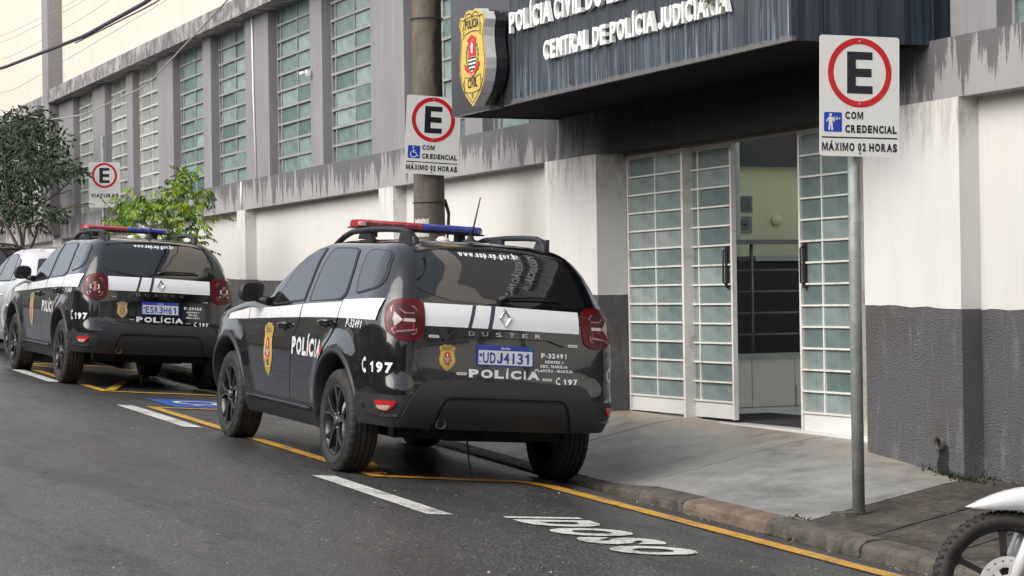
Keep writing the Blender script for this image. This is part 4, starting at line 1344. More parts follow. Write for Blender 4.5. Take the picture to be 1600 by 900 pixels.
def panel(S, name, poly, fn, o, mat, parent, step=.07, rim=.02, holes=(), dome=0.0):
    """sheet that follows the body surface, with an edge returned inwards"""
    V, F = tri2d(poly, step, holes)
    P = []; N = []
    if dome:
        cu = sum(p[0] for p in poly) / len(poly); cv = sum(p[1] for p in poly) / len(poly)
        hu = max(abs(p[0] - cu) for p in poly); hv = max(abs(p[1] - cv) for p in poly)
    for u, v in V:
        n = S.nrm(fn, u, v)
        d = o
        if dome: d = o + dome * max(0, 1 - ((u - cu) / hu) ** 2) * max(0, 1 - ((v - cv) / hv) ** 2)
        P.append(fn(u, v) + n * d); N.append(n)
    # orient
    if sum(np.cross(P[f[1]] - P[f[0]], P[f[2]] - P[f[0]]) @ N[f[0]] for f in F) < 0: F = [tuple(reversed(f)) for f in F]
    mb = MB()
    mb.add(P, F, 0, True, N if not dome else None)
    if rim:
        for B in [poly] + list(holes):
            R2 = resample(B, step)
            A = []; 
            for u, v in R2:
                n = S.nrm(fn, u, v); p = fn(u, v)
                A.append((p + n * o, p + n * (o - rim)))
            m = len(A)
            mb.add([q[0] for q in A] + [q[1] for q in A], [(i, (i + 1) % m, m + (i + 1) % m, m + i) for i in range(m)], 0, False)
            for q in range(2 * m):
                pass
    me = bpy.data.meshes.new(name)
    me.from_pydata(mb.v, [], mb.f)
    me.materials.append(mat)
    me.polygons.foreach_set('use_smooth', mb.sm)
    me.update()
    if not dome and mb.n:
        # custom normals only for the sheet, rim keeps flat ones
        ln = []
        for p in me.polygons:
            for li in p.loop_indices:
                vi = me.loops[li].vertex_index
                ln.append(mb.n[vi] if vi in mb.n else tuple(p.normal))
        me.normals_split_custom_set(ln)
    return link_mesh(name, me, parent)

def decal(S, name, items, fn, o, parent, mats):
    """flat lettering laid on the surface: items = [(V, F, mat index)]"""
    mb = MB()
    for V, F, mi in items:
        P = [S.off(fn, u, v, o + .0006 * mi) for u, v in V]
        mb.add(P, F, mi)
    return mb.build(name, mats, parent, fixn=False)

def body_shell(S, mat, parent, arch=.468, name='body', zlist=None):
    zs_ = zlist if zlist is not None else np.r_[np.linspace(S.zsh, 1.14, 28), np.linspace(1.17, S.z1 - .09, 12), np.linspace(S.z1 - .075, S.z1, 8)]
    V = []; F = []
    rows = []
    for z in zs_:
        P = S.out(z)
        L = [(-x, y) for x, y in P[::-1]][:-1] + [(x, y) for x, y in P]   # front centre -> left side -> rear centre -> right side -> front centre
        rows.append(len(L))
        V += [(x, y, z) for x, y in L]
    n = rows[0]
    for j in range(len(zs_) - 1):
        for i in range(n - 1):
            q = (j * n + i, j * n + i + 1, (j + 1) * n + i + 1, (j + 1) * n + i)
            cx = sum(V[k][0] for k in q) / 4; cy = sum(V[k][1] for k in q) / 4; cz = sum(V[k][2] for k in q) / 4
            if abs(cx) > .5 and any(math.hypot(cy - yw, cz - S.wr) < arch for yw in S.WH): continue
            F.append(q)
    # roof cap
    t = len(V)
    j = len(zs_) - 1
    V.append((0, float(np.mean([V[j * n + i][1] for i in range(n)])), zs_[-1] + .002))
    for i in range(n - 1): F.append((j * n + i, j * n + i + 1, t))
    mb = MB(); mb.add(V, F, 0, True)
    return mb.build(name, mat, parent)

def arch_trim(S, yw, g_, mat, parent, name, ri=.448, ro=.488, o=.012, a0=2, a1=178):
    V = []; F = []
    n = 44
    prof = [(ri, -.10), (ri, o * .6), (ri + .008, o), (ro - .006, o), (ro, -.012)]
    for k in range(n + 1):
        a = R_(a0 + (a1 - a0) * k / n)
        for r, d in prof:
            y = yw + r * math.cos(a); z = max(S.z0 + .01, S.wr + r * math.sin(a))
            p = S.side(y, z, g_); nn = np.array([g_, 0, 0.])
            V.append(p + nn * d)
    m = len(prof)
    for k in range(n):
        for j in range(m - 1): F.append((k * m + j, k * m + j + 1, (k + 1) * m + j + 1, (k + 1) * m + j))
    mb = MB(); mb.add(V, F, 0, True)
    return mb.build(name, mat, parent)

def wheel_well(S, parent, ri=.460):
    for yw in S.WH:
        for g_ in (-1, 1):
            n = 20; V = []; F = []
            for k in range(n + 1):
                a = R_(6 + 168 * k / n)
                for x in (.46, .84): V.append((g_ * x, yw + ri * math.cos(a), S.wr + ri * math.sin(a)))
            for k in range(n): F.append((2 * k, 2 * k + 1, 2 * k + 3, 2 * k + 2))
            F.append(tuple(range(0, 2 * n + 2, 2)))
            mb = MB(); mb.add(V, F, 0, True); mb.build('wheel_well', M['under'], parent)

# wheel: tyre > rim > hub, all on a carrier at the wheel centre, axle along x, outer face at -x
_wc = {}
def make_wheel(R=.345, W=.215, rr=.235, spokes=5, style='dark'):
    k = (R, W, rr, spokes, style)
    if k in _wc: return _wc[k]
    h = W / 2
    # tyre with grooves and lateral sipes on the shoulder
    prof = [(rr - .008, -h * .86), (rr + .012, -h * .96), (rr + .045, -h * 1.03), (R - .045, -h * 1.0), (R - .020, -h * .93), (R - .008, -h * .84)]
    gro = []
    for c in (-.52, -.18, .18, .52):
        gro += [(R - .001, (c - .065) * h), (R - .010, (c - .05) * h), (R - .010, (c + .05) * h), (R - .001, (c + .065) * h)]
    prof = prof + [(R - .003, -h * .74)] + gro + [(R - .003, h * .74)] + [(a, -b) for a, b in reversed(prof)]
    seg = 144
    V = []; F = []; sm_ = []
    n = len(prof)
    for i, (r, x) in enumerate(prof):
        for q in range(seg):
            an = 2 * math.pi * q / seg; d = 0
            if abs(x) > h * .70 and r > R - .022 and q % 4 == 0: d = -.004
            V.append((x, (r + d) * math.cos(an), (r + d) * math.sin(an)))
    for i in range(n - 1):
        for q in range(seg): F.append((i * seg + q, i * seg + (q + 1) % seg, (i + 1) * seg + (q + 1) % seg, (i + 1) * seg + q))
    mb = MB(); mb.add(V, F, 0, False)
    # sidewall relief rings
    mb.lathe([(rr + .05, -h * 1.035), (rr + .054, -h * 1.05), (rr + .058, -h * 1.035)], (0, 0, 0), 'x', 72)
    mt = mb.mesh('tyre', M['rubber'])
    mb = MB()
    mb.lathe([(rr - .006, h * .9), (rr - .03, h * .7), (rr - .045, 0), (rr - .03, -h * .62), (rr - .022, -h * .80), (rr - .010, -h * .90), (rr + .002, -h * .92), (rr + .004, -h * .86)], (0, 0, 0), 'x', 72)
    mb.lathe([(0, .01), (rr - .04, .01)], (0, 0, 0), 'x', 36)
    mr = mb.mesh('rim', M['rim'])
    mb = MB()
    xo = -h * .80
    for s_ in range(spokes):
        a = 2 * math.pi * s_ / spokes + math.pi / 2
        def fn(u, v, hh, a=a):   # u along radius, v across
            y = u * math.cos(a) - v * math.sin(a); z = u * math.sin(a) + v * math.cos(a)
            return (xo + .028 - .020 * (u / rr) + (.0) - hh, y, z)
        q = rr
        stem = [(.035, -.030), (.10, -.020), (.125, -.024), (q * .965, -.075), (q * .97, -.045), (.15, .0), (q * .97, .045), (q * .965, .075), (.125, .024), (.10, .020), (.035, .030)]
        mb.prism(stem, fn, .020)
        # bright raised rib on each arm
        for sg in (-1, 1):
            arm = [(.06, sg * .010), (.13, sg * .014), (q * .93, sg * .056), (q * .93, sg * .066), (.125, sg * .021), (.06, sg * .016)]
            mb.prism(arm, lambda u, v, hh, f=fn: f(u, v, .0205 + hh), .004, 1)
    ms = mb.mesh('spokes', [M['rim'], M['rim_face']])
    mb = MB()
    mb.lathe([(0, xo - .012), (.026, xo - .012), (.032, xo - .006), (.034, xo + .03)], (0, 0, 0), 'x', 24)
    for s_ in range(5):
        a = 2 * math.pi * (s_ + .5) / 5
        mb.lathe([(0, xo - .002), (.010, xo - .002), (.011, xo + .02)], (0, .052 * math.cos(a), .052 * math.sin(a)), 'x', 8)
    mh = mb.mesh('hub_cap', M['rim_face'])
    mb = MB(); mb.lathe([(.07, .0), (.145, .0), (.145, .012), (.07, .012)], (-.01, 0, 0), 'x', 40); md = mb.mesh('brake_disc', M['steel'])
    _wc[k] = (mt, mr, ms, mh, md)
    return _wc[k]
def put_wheel(parent, loc, g_=-1, rot=0., steer=0., **k):
    mt, mr, ms, mh, md = make_wheel(**k)
    w_ = empty('wheel', loc, (rot, 0, steer + (0 if g_ < 0 else math.pi)))
    w_.rotation_mode = 'XYZ'
    w_.parent = parent
    for nm, me in (('tyre', mt), ('rim', mr), ('spokes', ms), ('hub_cap', mh), ('brake_disc', md)): link_mesh(nm, me, w_)
    return w_

SUV = Surf([
[.24,.78,-.66,3.30,.22,.30,.40,.40],[.33,.83,-.74,3.36,.22,.30,.40,.42],[.42,.855,-.79,3.42,.22,.30,.40,.45],[.50,.87,-.815,3.45,.22,.32,.40,.45],
[.60,.885,-.815,3.46,.24,.34,.40,.45],[.70,.893,-.785,3.46,.25,.36,.40,.45],[.80,.895,-.775,3.45,.25,.36,.42,.50],[.90,.890,-.765,3.43,.25,.36,.45,.55],
[1.00,.880,-.750,3.34,.25,.36,.48,.60],[1.05,.872,-.742,3.10,.25,.36,.45,.70],[1.10,.860,-.730,2.60,.25,.36,.45,.60],[1.14,.845,-.712,2.12,.24,.35,.45,.45],
[1.20,.822,-.680,2.02,.22,.34,.32,.34],[1.30,.780,-.615,1.86,.20,.32,.28,.30],[1.40,.732,-.540,1.70,.19,.30,.26,.28],[1.47,.690,-.460,1.54,.18,.28,.24,.26],
[1.515,.660,-.405,1.40,.18,.28,.24,.26],[1.545,.625,-.345,1.24,.18,.28,.26,.26],[1.565,.580,-.280,1.08,.20,.28,.28,.28],[1.580,.505,-.180,.90,.22,.28,.28,.28],
[1.592,.380,-.02,.68,.22,.28,.25,.25],[1.599,.220,.20,.50,.16,.14,.16,.14]], (0.0, 2.673), narrow=.022, zsh=.365)

def phone_icon(x, y, s):
    a = [R_(115 + 13 * k) for k in range(11)]
    L = [(x + s * .62 + s * .55 * math.cos(t), y + s * .52 + s * .52 * math.sin(t)) for t in a]
    V, F = stroke2(L, s * .17)
    c1 = [(L[0][0] - s * .06, L[0][1] + s * .12), (L[0][0] + s * .26, L[0][1] + s * .16), (L[0][0] + s * .30, L[0][1] - s * .12), (L[0][0], L[0][1] - s * .16)]
    c2 = [(L[-1][0] - s * .1, L[-1][1] + s * .14), (L[-1][0] + s * .22, L[-1][1] + s * .26), (L[-1][0] + s * .34, L[-1][1] - s * .02), (L[-1][0] + .0, L[-1][1] - s * .16)]
    b = len(V)
    return V + c1 + c2, F + [tuple(range(b, b + 4)), tuple(range(b + 4, b + 8))]

def police_car(loc, M3, label, plate, pcode, lines, side_code, faded=False, bar_dy=0.0):
    S = SUV
    car = empty('police_car', loc, label=label, cat='police car', group='black and white police cars parked at the kerb')
    car.matrix_world = Matrix.Translation(loc) @ M3
    SD = lambda g_: (lambda y, z: S.side(y, z, g_))
    RR = S.rear
    body_shell(S, M['paint'], car)
    wheel_well(S, car)
    mb = MB(); mb.box(-.60, .60, -.42, 3.2, .27, .38); mb.box(-.60, .60, -.70, -.42, .385, .46); mb.tube([(-.5, 0, .33), (.5, 0, .33)], .045, 10); mb.tube([(-.1, .2, .30), (-.1, 2.4, .30)], .05, 8); mb.box(-.25, .35, -.45, .05, .26, .34); mb.box(.0, .04, -.55, -.51, .27, .37)
    mb.tube([(-.15, -.60, .30), (-.14, -.63, .15), (-.12, -.66, .03)], .006, 6)
    mb.build('underbody', M['under'], car)
    # wheels
    for yw in (0, 2.673):
        for g_ in (-1, 1): put_wheel(car, (g_ * .768, yw, .345 - (.028 if g_ > 0 else 0)), g_, rot=random.uniform(0, 1.2) if yw else .12)
    for yw in (0, 2.673):
        for g_ in (-1, 1): arch_trim(S, yw, g_, M['plastic' if 1 else 'paint'], car, 'wheel_arch_trim')
    for g_ in (-1, 1):
        fn = SD(g_)
        # sill
        panel(S, 'sill', rounded([(.43, .265), (2.26, .265), (2.20, .405), (.47, .405)], .02), fn, .022, M['plastic'], car, .09, .04)
        mb = MB()
        P = []
        for k in range(13):
            y = .52 + 1.62 * k / 12; p = S.off(fn, y, .39, .030); P.append(p)
        mb.tube([tuple(q) for q in P], .012, 8); mb.build('sill_strip', M['rim'], car)
        # doors
        if True:
            fd_ = rounded([(1.145, .415), (2.11, .415), (2.14, .50), (2.19, .74), (2.20, .94), (2.10, 1.055), (1.56, 1.078), (.905, 1.118), (.93, .98), (1.06, .84), (1.055, .70), (1.11, .50)], .025)
            rd_ = rounded([(1.132, .415), (1.098, .50), (1.042, .70), (1.047, .835), (.917, .975), (.892, 1.118), (.40, 1.135), (.075, 1.148), (.10, 1.03), (.175, .90), (.30, .80), (.42, .62), (.47, .45), (.48, .415)], .02)
            d1 = panel(S, 'front_door', fd_, fn, .006, M['paint'], car, .06, .018)
            d2 = panel(S, 'rear_door', rd_, fn, .006, M['paint'], car, .06, .018)
            for d_, (ya, za) in ((d1, (1.24, .935)), (d2, (.31, .985))):
                mb = MB(); P = []
                for k in range(7):
                    t = k / 6; P.append(S.off(fn, ya + .10 - .20 * t, za - .015 + .03 * t, .012 + .040 * math.sin(math.pi * min(1, max(0, t))) ** .5))
                mb.tube([tuple(q) for q in P], [.009, .013, .016, .017, .017, .015, .010], 8); mb.build('door_handle', M['chrome'] if g_ < 0 and False else M['paint'], d_)
                panel(S, 'handle_recess', [(ya + .062 * math.cos(a), za + .034 * math.sin(a)) for a in [2 * math.pi * k / 20 for k in range(20)]], fn, .0075, M['under'], d_, .05, 0)
        # glass and its surrounds
        P1 = [(1.60, 1.09), (1.545, 1.20), (1.46, 1.345), (1.345, 1.43), (1.20, 1.488), (1.06, 1.503), (1.035, 1.40), (.99, 1.28), (.955, 1.135)]
        P2 = [(.80, 1.128), (.835, 1.26), (.875, 1.42), (.86, 1.493), (.79, 1.504), (.40, 1.504), (.315, 1.488), (.20, 1.37), (.135, 1.26), (.11, 1.20), (.16, 1.165), (.30, 1.150)]
        P3 = [(-.115, 1.205), (-.01, 1.33), (.075, 1.465), (.045, 1.494), (-.03, 1.500), (-.30, 1.488), (-.365, 1.455), (-.45, 1.35), (-.475, 1.295), (-.43, 1.25), (-.25, 1.225)]
        for nm, P, rad in (('front_window', P1, .02), ('rear_window', P2, .03), ('quarter_window', P3, .04)):
            cu = sum(p[0] for p in P) / len(P); cv = sum(p[1] for p in P) / len(P)
            fr = panel(S, 'window_seal', rounded([(cu + (p[0] - cu) * 1.055 + (.012 if p[0] > cu else -.012), cv + (p[1] - cv) * 1.06) for p in P], rad), fn, .0045, M['plastic'], car, .07, .010)
            panel(S, nm, rounded(P, rad), fn, .0065, M['glass'], fr, .07, 0)
        # white stripe in pieces broken at the door gaps
        def zt(y): return float(np.interp(y, [-.62, -.57, .09, .757, 1.545, 2.13, 2.71, 2.9], [1.176, 1.178, 1.152, 1.122, 1.078, 1.048, .985, .955]))
        def zb(y): return float(np.interp(y, [-.68, -.30, .23, .80, 1.40, 2.06, 2.72, 2.9], [1.038, 1.034, 1.026, 1.010, .988, .962, .935, .93]))
        for ya, yb in ((2.75, 2.205), (2.19, .935), (.912, .093), (.078, -.60)):
            n = 8
            ys2 = [ya + (yb - ya) * k / n for k in range(n + 1)]
            P = [(y, zb(y)) for y in ys2] + [(y, zt(y) - (.014 if .9 < y < 2.19 or .09 < y < .9 else 0)) for y in reversed(ys2)]
            panel(S, 'white_stripe', P, fn, .0085, M['vinyl'], car, .08, 0)
        # lettering on the doors
        def flip(L):  # on the right side text must run the other way
            return L
        if g_ < 0: tx = lambda s_, y0, z0, wd, cp, b=.05, sl=0: text2d(s_, -y0, z0, wd, cp, bold=b, slant=sl)
        else: tx = lambda s_, y0, z0, wd, cp, b=.05, sl=0: text2d(s_, y0 - wd, z0, wd, cp, bold=b, slant=sl)
        fside = (lambda u, v, fn=fn: fn(-u, v)) if g_ < 0 else (lambda u, v, fn=fn: fn(u, v))
        V, F = tx('POLÍCIA', 1.03, .742, .70, .125, .055)
        decal(S, 'side_lettering', [(V, F, 0)], fside, .009, car, [M['vinyl']])
        cx_ = -.40 if g_ < 0 else .40
        stripes = []
        for k in range(2): stripes.append(([(cx_ + .035 * k, .79 - .03 * k), (cx_ + .035 * k + .075, .79 - .03 * k), (cx_ + .035 * k + .085, .83 - .03 * k), (cx_ + .035 * k + .01, .83 - .03 * k)], [(0, 1, 2, 3)], 0))
        decal(S, 'red_tab', stripes, fside, .0088, car, [M['sign_red']])
        V, F = tx(side_code, -.09, .975, .32, .055, .03, .12)
        decal(S, 'side_code', [(V, F, 0)], fside, .003, car, [M['vinyl']])
        # 197 wraps on to the rear corner
        t0 = S.tof(-.60, .75)
        V, F = text2d('197', .005, 0, .195, .068, bold=.05)
        pi_ = phone_icon(-.095, -.01, .085)
        if g_ < 0: fr2 = lambda u, v: RR(-(t0) + u, v)
        else: fr2 = lambda u, v: RR(t0 - .10 + u, v)
        decal(S, 'side_number', [([(u, v + .705) for u, v in V], F, 0)], fr2, .003, car, [M['vinyl']])
        decal(S, 'phone_symbol', [([(u, v + .71) for u, v in pi_[0]], pi_[1], 0)], fr2, .003, car, [M['vinyl']])
        # shield on the front door
        b = put_badge(lambda u, v, o: S.off(fside, (-1.62 if g_ < 0 else 1.62) + u * .82, .752 + v, .0088 + o), .30, car, 'gold_pale' if faded else 'gold')
        # mirror
        mr = empty('side_mirror'); mr.parent = car
        mb = MB()
        V = []; F = []; n = 20
        prof = [(.0, .01), (.45, .0), (.80, .012), (.98, .035), (1.0, .06), (.86, .115), (.55, .155), (.0, .17)]
        for r, d in prof:
            for k in range(n):
                a = 2 * math.pi * k / n; e = .78
                cu = math.copysign(abs(math.cos(a)) ** e, math.cos(a)); sv = math.copysign(abs(math.sin(a)) ** e, math.sin(a))
                V.append((g_ * (.945 + .100 * r * cu), 1.86 + d, 1.165 + .078 * r * sv - .008 * cu))
        for i in range(len(prof) - 1):
            for k in range(n): F.append((i * n + k, i * n + (k + 1) % n, (i + 1) * n + (k + 1) % n, (i + 1) * n + k))
        mb.add(V, F, 0, True)
        mb.build('mirror_shell', M['plastic'], mr)
        mb = MB(); P = [(g_ * (.945 + .086 * math.copysign(abs(math.cos(a)) ** .7, math.cos(a))), 1.857, 1.165 + .064 * math.copysign(abs(math.sin(a)) ** .7, math.sin(a))) for a in [2 * math.pi * k / 24 for k in range(24)]]
        mb.add([(a, b - .004, c) for a, b, c in P], [tuple(range(24))]); mb.build('mirror_glass', M['mirror'], mr)
        mb = MB(); mb.tube([(g_ * .84, 1.80, 1.10), (g_ * .88, 1.87, 1.105), (g_ * .91, 1.91, 1.12)], [.035, .028, .03], 8)
        mb.build('mirror_arm', M['plastic'], mr)
        # roof rail
        P = [(1.36, 1.520), (1.24, 1.562), (1.08, 1.606), (.90, 1.636), (.50, 1.650), (.15, 1.650), (-.08, 1.643), (-.21, 1.622), (-.285, 1.582), (-.305, 1.545)]
        W_ = [.012, .018, .021, .022, .022, .022, .022, .022, .020, .014]
        mb = MB()
        V = []; F = []
        for i, (y, z) in enumerate(P):
            xx = float(np.interp(y, [-.31, 0, .6, 1.36], [.470, .50, .515, .50]))
            for k in range(10):
                a = 2 * math.pi * k / 10
                V.append((g_ * (xx + .024 * math.cos(a)), y, z + W_[i] * .92 * math.sin(a)))
        for i in range(len(P) - 1):
            for k in range(10): F.append((i * 10 + k, i * 10 + (k + 1) % 10, (i + 1) * 10 + (k + 1) % 10, (i + 1) * 10 + k))
        mb.add(V, F, 0, True)
        rl = mb.build('roof_rail', M['plastic'], car)
        for (ya, yb, za) in ((.78, .50, 1.575), (-.06, -.29, 1.555)):
            mb = MB(); mb.hexa([(g_ * .485 - .018, yb, za), (g_ * .485 + .018, yb, za), (g_ * .495 + .018, ya, za + .01), (g_ * .495 - .018, ya, za + .01), (g_ * .50 - .014, yb + .03, 1.638), (g_ * .50 + .014, yb + .03, 1.638), (g_ * .50 + .014, ya - .05, 1.640), (g_ * .50 - .014, ya - .05, 1.640)])
            mb.build('rail_foot', M['plastic'], rl)
    # ---- rear
    tg = rounded([(-.540, 1.512), (-.555, 1.50), (-.612, 1.256), (-.648, 1.06), (-.645, .97), (-.62, .81), (-.577, .690), (-.555, .668), (.555, .668), (.577, .690), (.62, .81), (.645, .97), (.648, 1.06), (.612, 1.256), (.555, 1.50), (.540, 1.512)], .01)
    tail = panel(S, 'tailgate', tg, RR, .006, M['paint'], car, .06, .020)
    gl = rounded([(-.530, 1.497), (-.592, 1.262), (-.50, 1.222), (-.365, 1.186), (-.20, 1.176), (.20, 1.176), (.45, 1.180), (.60, 1.187), (.575, 1.30), (.530, 1.497), (.35, 1.512), (-.35, 1.512)], .012)
    rg = panel(S, 'rear_glass', gl, RR, .009, M['glass'], tail, .06, .004)
    V, F = text2d('www.ssp.sp.gov.br', -.02, 1.478, .43, .036, bold=.045, align='c'); decal(S, 'web_lettering', [(V, F, 0)], RR, .0105, tail, [M['vinyl']])
    # spoiler lip
    mb = MB(); V = []; F = []
    for k in range(25):
        x = -.53 + 1.06 * k / 24; z = 1.548 - .040 * (abs(x) / .53) ** 2.2; p = S.rear(x, min(1.55, z)); yb = p[1]
        for dy, dz in ((.10, .012), (-.02, .004), (-.038, -.008), (-.034, -.020), (.02, -.03)): V.append((p[0], yb + dy, z + dz))
    for k in range(24):
        for j in range(4): F.append((k * 5 + j, k * 5 + j + 1, (k + 1) * 5 + j + 1, (k + 1) * 5 + j))
    mb.add(V, F, 0, True); mb.build('roof_spoiler', M['paint'], car)
    # stripe on the tailgate: between the lamps, cut by two slanting dark bars
    def rs(poly, m='vinyl', o=.009, nm='white_stripe', par=None, st=.07): return panel(S, nm, poly, RR, o, M[m], par or tail, st, 0)
    zt_, zb_ = 1.163, 1.019
    rs([(-.553, zt_), (-.553, zb_), (-.262, zb_), (-.218, zt_)])
    rs([(-.262 + .026, zb_), (-.123, zb_), (-.088, zt_), (-.218 + .026, zt_)])
    rs([(-.123 + .030, zb_), (.535, zb_ - .008), (.535, zt_ - .012), (-.088 + .030, zt_)])
    rs([(-.262, zb_), (-.236, zb_), (-.192, zt_), (-.218, zt_)], 'sunstripe', .0088, 'dark_bar')
    rs([(-.123, zb_), (-.093, zb_), (-.058, zt_), (-.088, zt_)], 'sunstripe', .0088, 'dark_bar')
    # side cheeks of the stripe under the glass corner
    for g_ in (-1, 1):
        lp = rounded([(g_ * .565, 1.165), (g_ * .61, 1.192), (g_ * .72, 1.194), (g_ * .80, 1.180), (g_ * .875, 1.13), (g_ * .89, 1.05), (g_ * .875, .965), (g_ * .80, .918), (g_ * .72, .902), (g_ * .62, .908), (g_ * .572, .945), (g_ * .560, 1.05)], .03)
        lp = [(g_ * (.688 + (abs(p[0]) - .725) * .80), 1.045 + (p[1] - 1.045) * .92) for p in lp]
        lamp = panel(S, 'tail_lamp', lp, RR, .016, M['lens_red'], car, .04, .03)
        c = (g_ * .690, 1.047)
        inn = rounded([(c[0] + (p[0] - c[0]) * .78, c[1] + (p[1] - c[1]) * .78) for p in lp[::3]], .03)
        l2 = panel(S, 'lamp_lens', inn, RR, .0175, M['lens_dark'], lamp, .04, 0)
        # light guide bars: a lying Y with arrow arms
        items = []
        def bar(pts, w__, mi): V, F = stroke2([(c[0] + g_ * a * .84, c[1] + b * .95) for a, b in pts], w__ * .9); items.append((V, F, mi))
        def fill(poly, mi): items.append(([(c[0] + g_ * a * .84, c[1] + b * .95) for a, b in poly], [tuple(range(len(poly)))], mi))
        ring = [(-.088, -.080), (-.092, .075), (-.075, .088), (.075, .088), (.092, .07), (.088, -.075), (.07, -.090), (-.07, -.092)]
        V, F = stroke2([(c[0] + g_ * a * .84, c[1] + b * .95) for a, b in ring], .007, True); items.append((V, F, 1))
        if not faded:
            fill([(.012, .0), (.070, .052), (.083, .0), (.070, -.045)], 2)
            bar([(.0, .0), (.078, .066)], .016, 0); bar([(.0, .0), (.082, -.060)], .016, 0)
            bar([(-.080, .0), (.004, .0)], .022, 3)
            bar([(-.078, .048), (-.01, .045), (.03, .07)], .008, 1)
            bar([(-.078, -.062), (.0, -.072), (.06, -.080)], .013, 1)
            fill([(-.075, -.020), (-.01, -.020), (.04, -.062), (-.07, -.052)], 0)
        else:
            bar([(-.055, .0), (.055, .0)], .050, 3); bar([(.0, .055), (.0, -.045)], .036, 1); bar([(-.06, -.055), (.06, -.055)], .022, 2)
        decal(S, 'lamp_guide', items, RR, .019, lamp, [M['refl_red'], M['lamp_pink'], M['lens_clear'], M['lamp_white']])
    # ledge bar above the plate, plate pocket, model name
    panel(S, 'plate_ledge', rounded([(-.445, .945), (-.41, .95), (-.335, 1.003), (.335, 1.000), (.41, .95), (.445, .93), (.42, .918), (.30, .958), (-.30, .962), (-.42, .925)], .008), RR, .024, M['paint'], tail, .05, .02)
    for k, ch in enumerate('DUSTER'):
        V, F = text2d(ch, -.262 + k * .0935, .968, .040, .026, bold=.0)
        decal(S, 'model_letter', [(V, F, 0)], RR, .0265, tail, [M['chrome']])
    # diamond badge
    mb = MB()
    D0 = [(0, .062), (.046, 0), (0, -.062), (-.046, 0)]
    for (p, q) in ((D0, [(x * .52, y * .58) for x, y in D0]),):
        for k in range(4):
            a, b = p[k], p[(k + 1) % 4]; c2, d2 = q[(k + 1) % 4], q[k]
            m1 = [(x * .78, y * .80) for x, y in (a, b)]
            for (P4, oo) in (((a, b, m1[1], m1[0]), (.012, .012, .022, .022)), ((m1[0], m1[1], c2, d2), (.022, .022, .012, .012))):
                V = [S.off(RR, .002 + pp[0], 1.09 + pp[1], o_) for pp, o_ in zip(P4, oo)]
                mb.add(V, [(0, 1, 2, 3)])
    mb.build('maker_emblem', M['chrome'], tail)
    # number plate
    pl = panel(S, 'number_plate', rounded([(-.200, .780), (.200, .780), (.200, .912), (-.200, .912)], .008), RR, .016, M['plate_blue'], car, .08, .012)
    panel(S, 'plate_field', rounded([(-.190, .788), (.190, .788), (.190, .880), (-.190, .880)], .006), RR, .0166, M['plate_white'], pl, .09, 0)
    V, F = text2d(plate, -.160, .797, .325, .070, bold=.025, mono=600); 
    it = [(V, F, 0)]
    V, F = text2d('BR', -.185, .80, .016, .012, bold=.02); it.append((V, F, 0)); it.append(([(-.184, .84), (-.166, .84), (-.166, .858), (-.184, .858)], [(0, 1, 2, 3)], 0))
    V, F = text2d('BRASIL', 0, .888, .065, .013, bold=.02, align='c')
    decal(S, 'plate_characters', it, RR, .0175, pl, [M['plate_blue']])
    decal(S, 'plate_heading', [(V, F, 0)], RR, .0170, pl, [M['plate_white']])
    decal(S, 'plate_flag', [([(.166, .885), (.186, .885), (.186, .905), (.166, .905)], [(0, 1, 2, 3)], 0)], RR, .0170, pl, [M['b_green']])
    # lettering on the tailgate
    it = []
    V, F = text2d('POLÍCIA', -.252, .700, .500, .055, bold=.055); it.append((V, F, 0))
    V, F = text2d(pcode, .256, .845, .190, .032, bold=.05); it.append((V, F, 0))
    for k, (t_, wd) in enumerate(lines): V, F = text2d(t_, .352, .812 - k * .029, wd, .018, bold=.05, align='c'); it.append((V, F, 0))
    V, F = text2d('197', .415, .675, .110, .038, bold=.05); it.append((V, F, 0))
    V, F = phone_icon(.366, .672, .044); it.append((V, F, 0))
    for q_ in it: decal(S, 'rear_lettering', [q_], RR, .0085, tail, [M['vinyl']])
    put_badge(lambda u, v, o: S.off(RR, -.402 + u * .95, .822 + v, .009 + o), .128, car, 'gold_pale' if faded else 'gold')
    for (x, z) in ((-.495, .953), (.485, .930), (-.302, .722), (.302, .703)):
        P = rounded([(x - .034, z - .009), (x + .034, z - .009), (x + .034, z + .009), (x - .034, z + .009)], .008, 4)
        led = panel(S, 'led_marker', P, RR, .014, M['lens_dark'] if faded else M['steel'], tail, .05, .006)
        decal(S, 'led_window', [([(x - .026, z - .005), (x + .026, z - .005), (x + .026, z + .005), (x - .026, z + .005)], [(0, 1, 2, 3)], 0)], RR, .0145, tail, [M['grille_led']])
    # wiper
    mb = MB(); mb.tube([tuple(S.off(RR, -.03, 1.200, .014)), tuple(S.off(RR, .02, 1.215, .035)), tuple(S.off(RR, .20, 1.222, .03)), tuple(S.off(RR, .38, 1.224, .022))], [.018, .014, .009, .006], 8)
    mb.tube([tuple(S.off(RR, .04, 1.205, .018)), tuple(S.off(RR, .42, 1.214, .018))], .007, 6)
    mb.build('rear_wiper', M['plastic'], tail)
    # bumper
    T1 = S.tof(-.43, .45)
    low = rounded([(-T1, .375), (-T1 - .02, .42), (-T1 + .0, .562), (-.74, .566), (-.66, .575), (-.50, .600), (.50, .600), (.66, .575), (.74, .566), (T1, .562), (T1 + .02, .42), (T1, .375), (.72, .368), (.46, .365), (-.46, .365), (-.72, .368)], .01)
    bp = panel(S, 'rear_bumper', low, RR, .012, M['plastic'], car, .06, .03)
    arch_ = rounded([(-.72, .385), (-.655, .545), (-.575, .645), (-.53, .668), (.53, .668), (.575, .645), (.655, .545), (.72, .385), (.50, .372), (.455, .505), (.425, .556), (.39, .572), (-.39, .572), (-.425, .556), (-.455, .505), (-.50, .372)], .018)
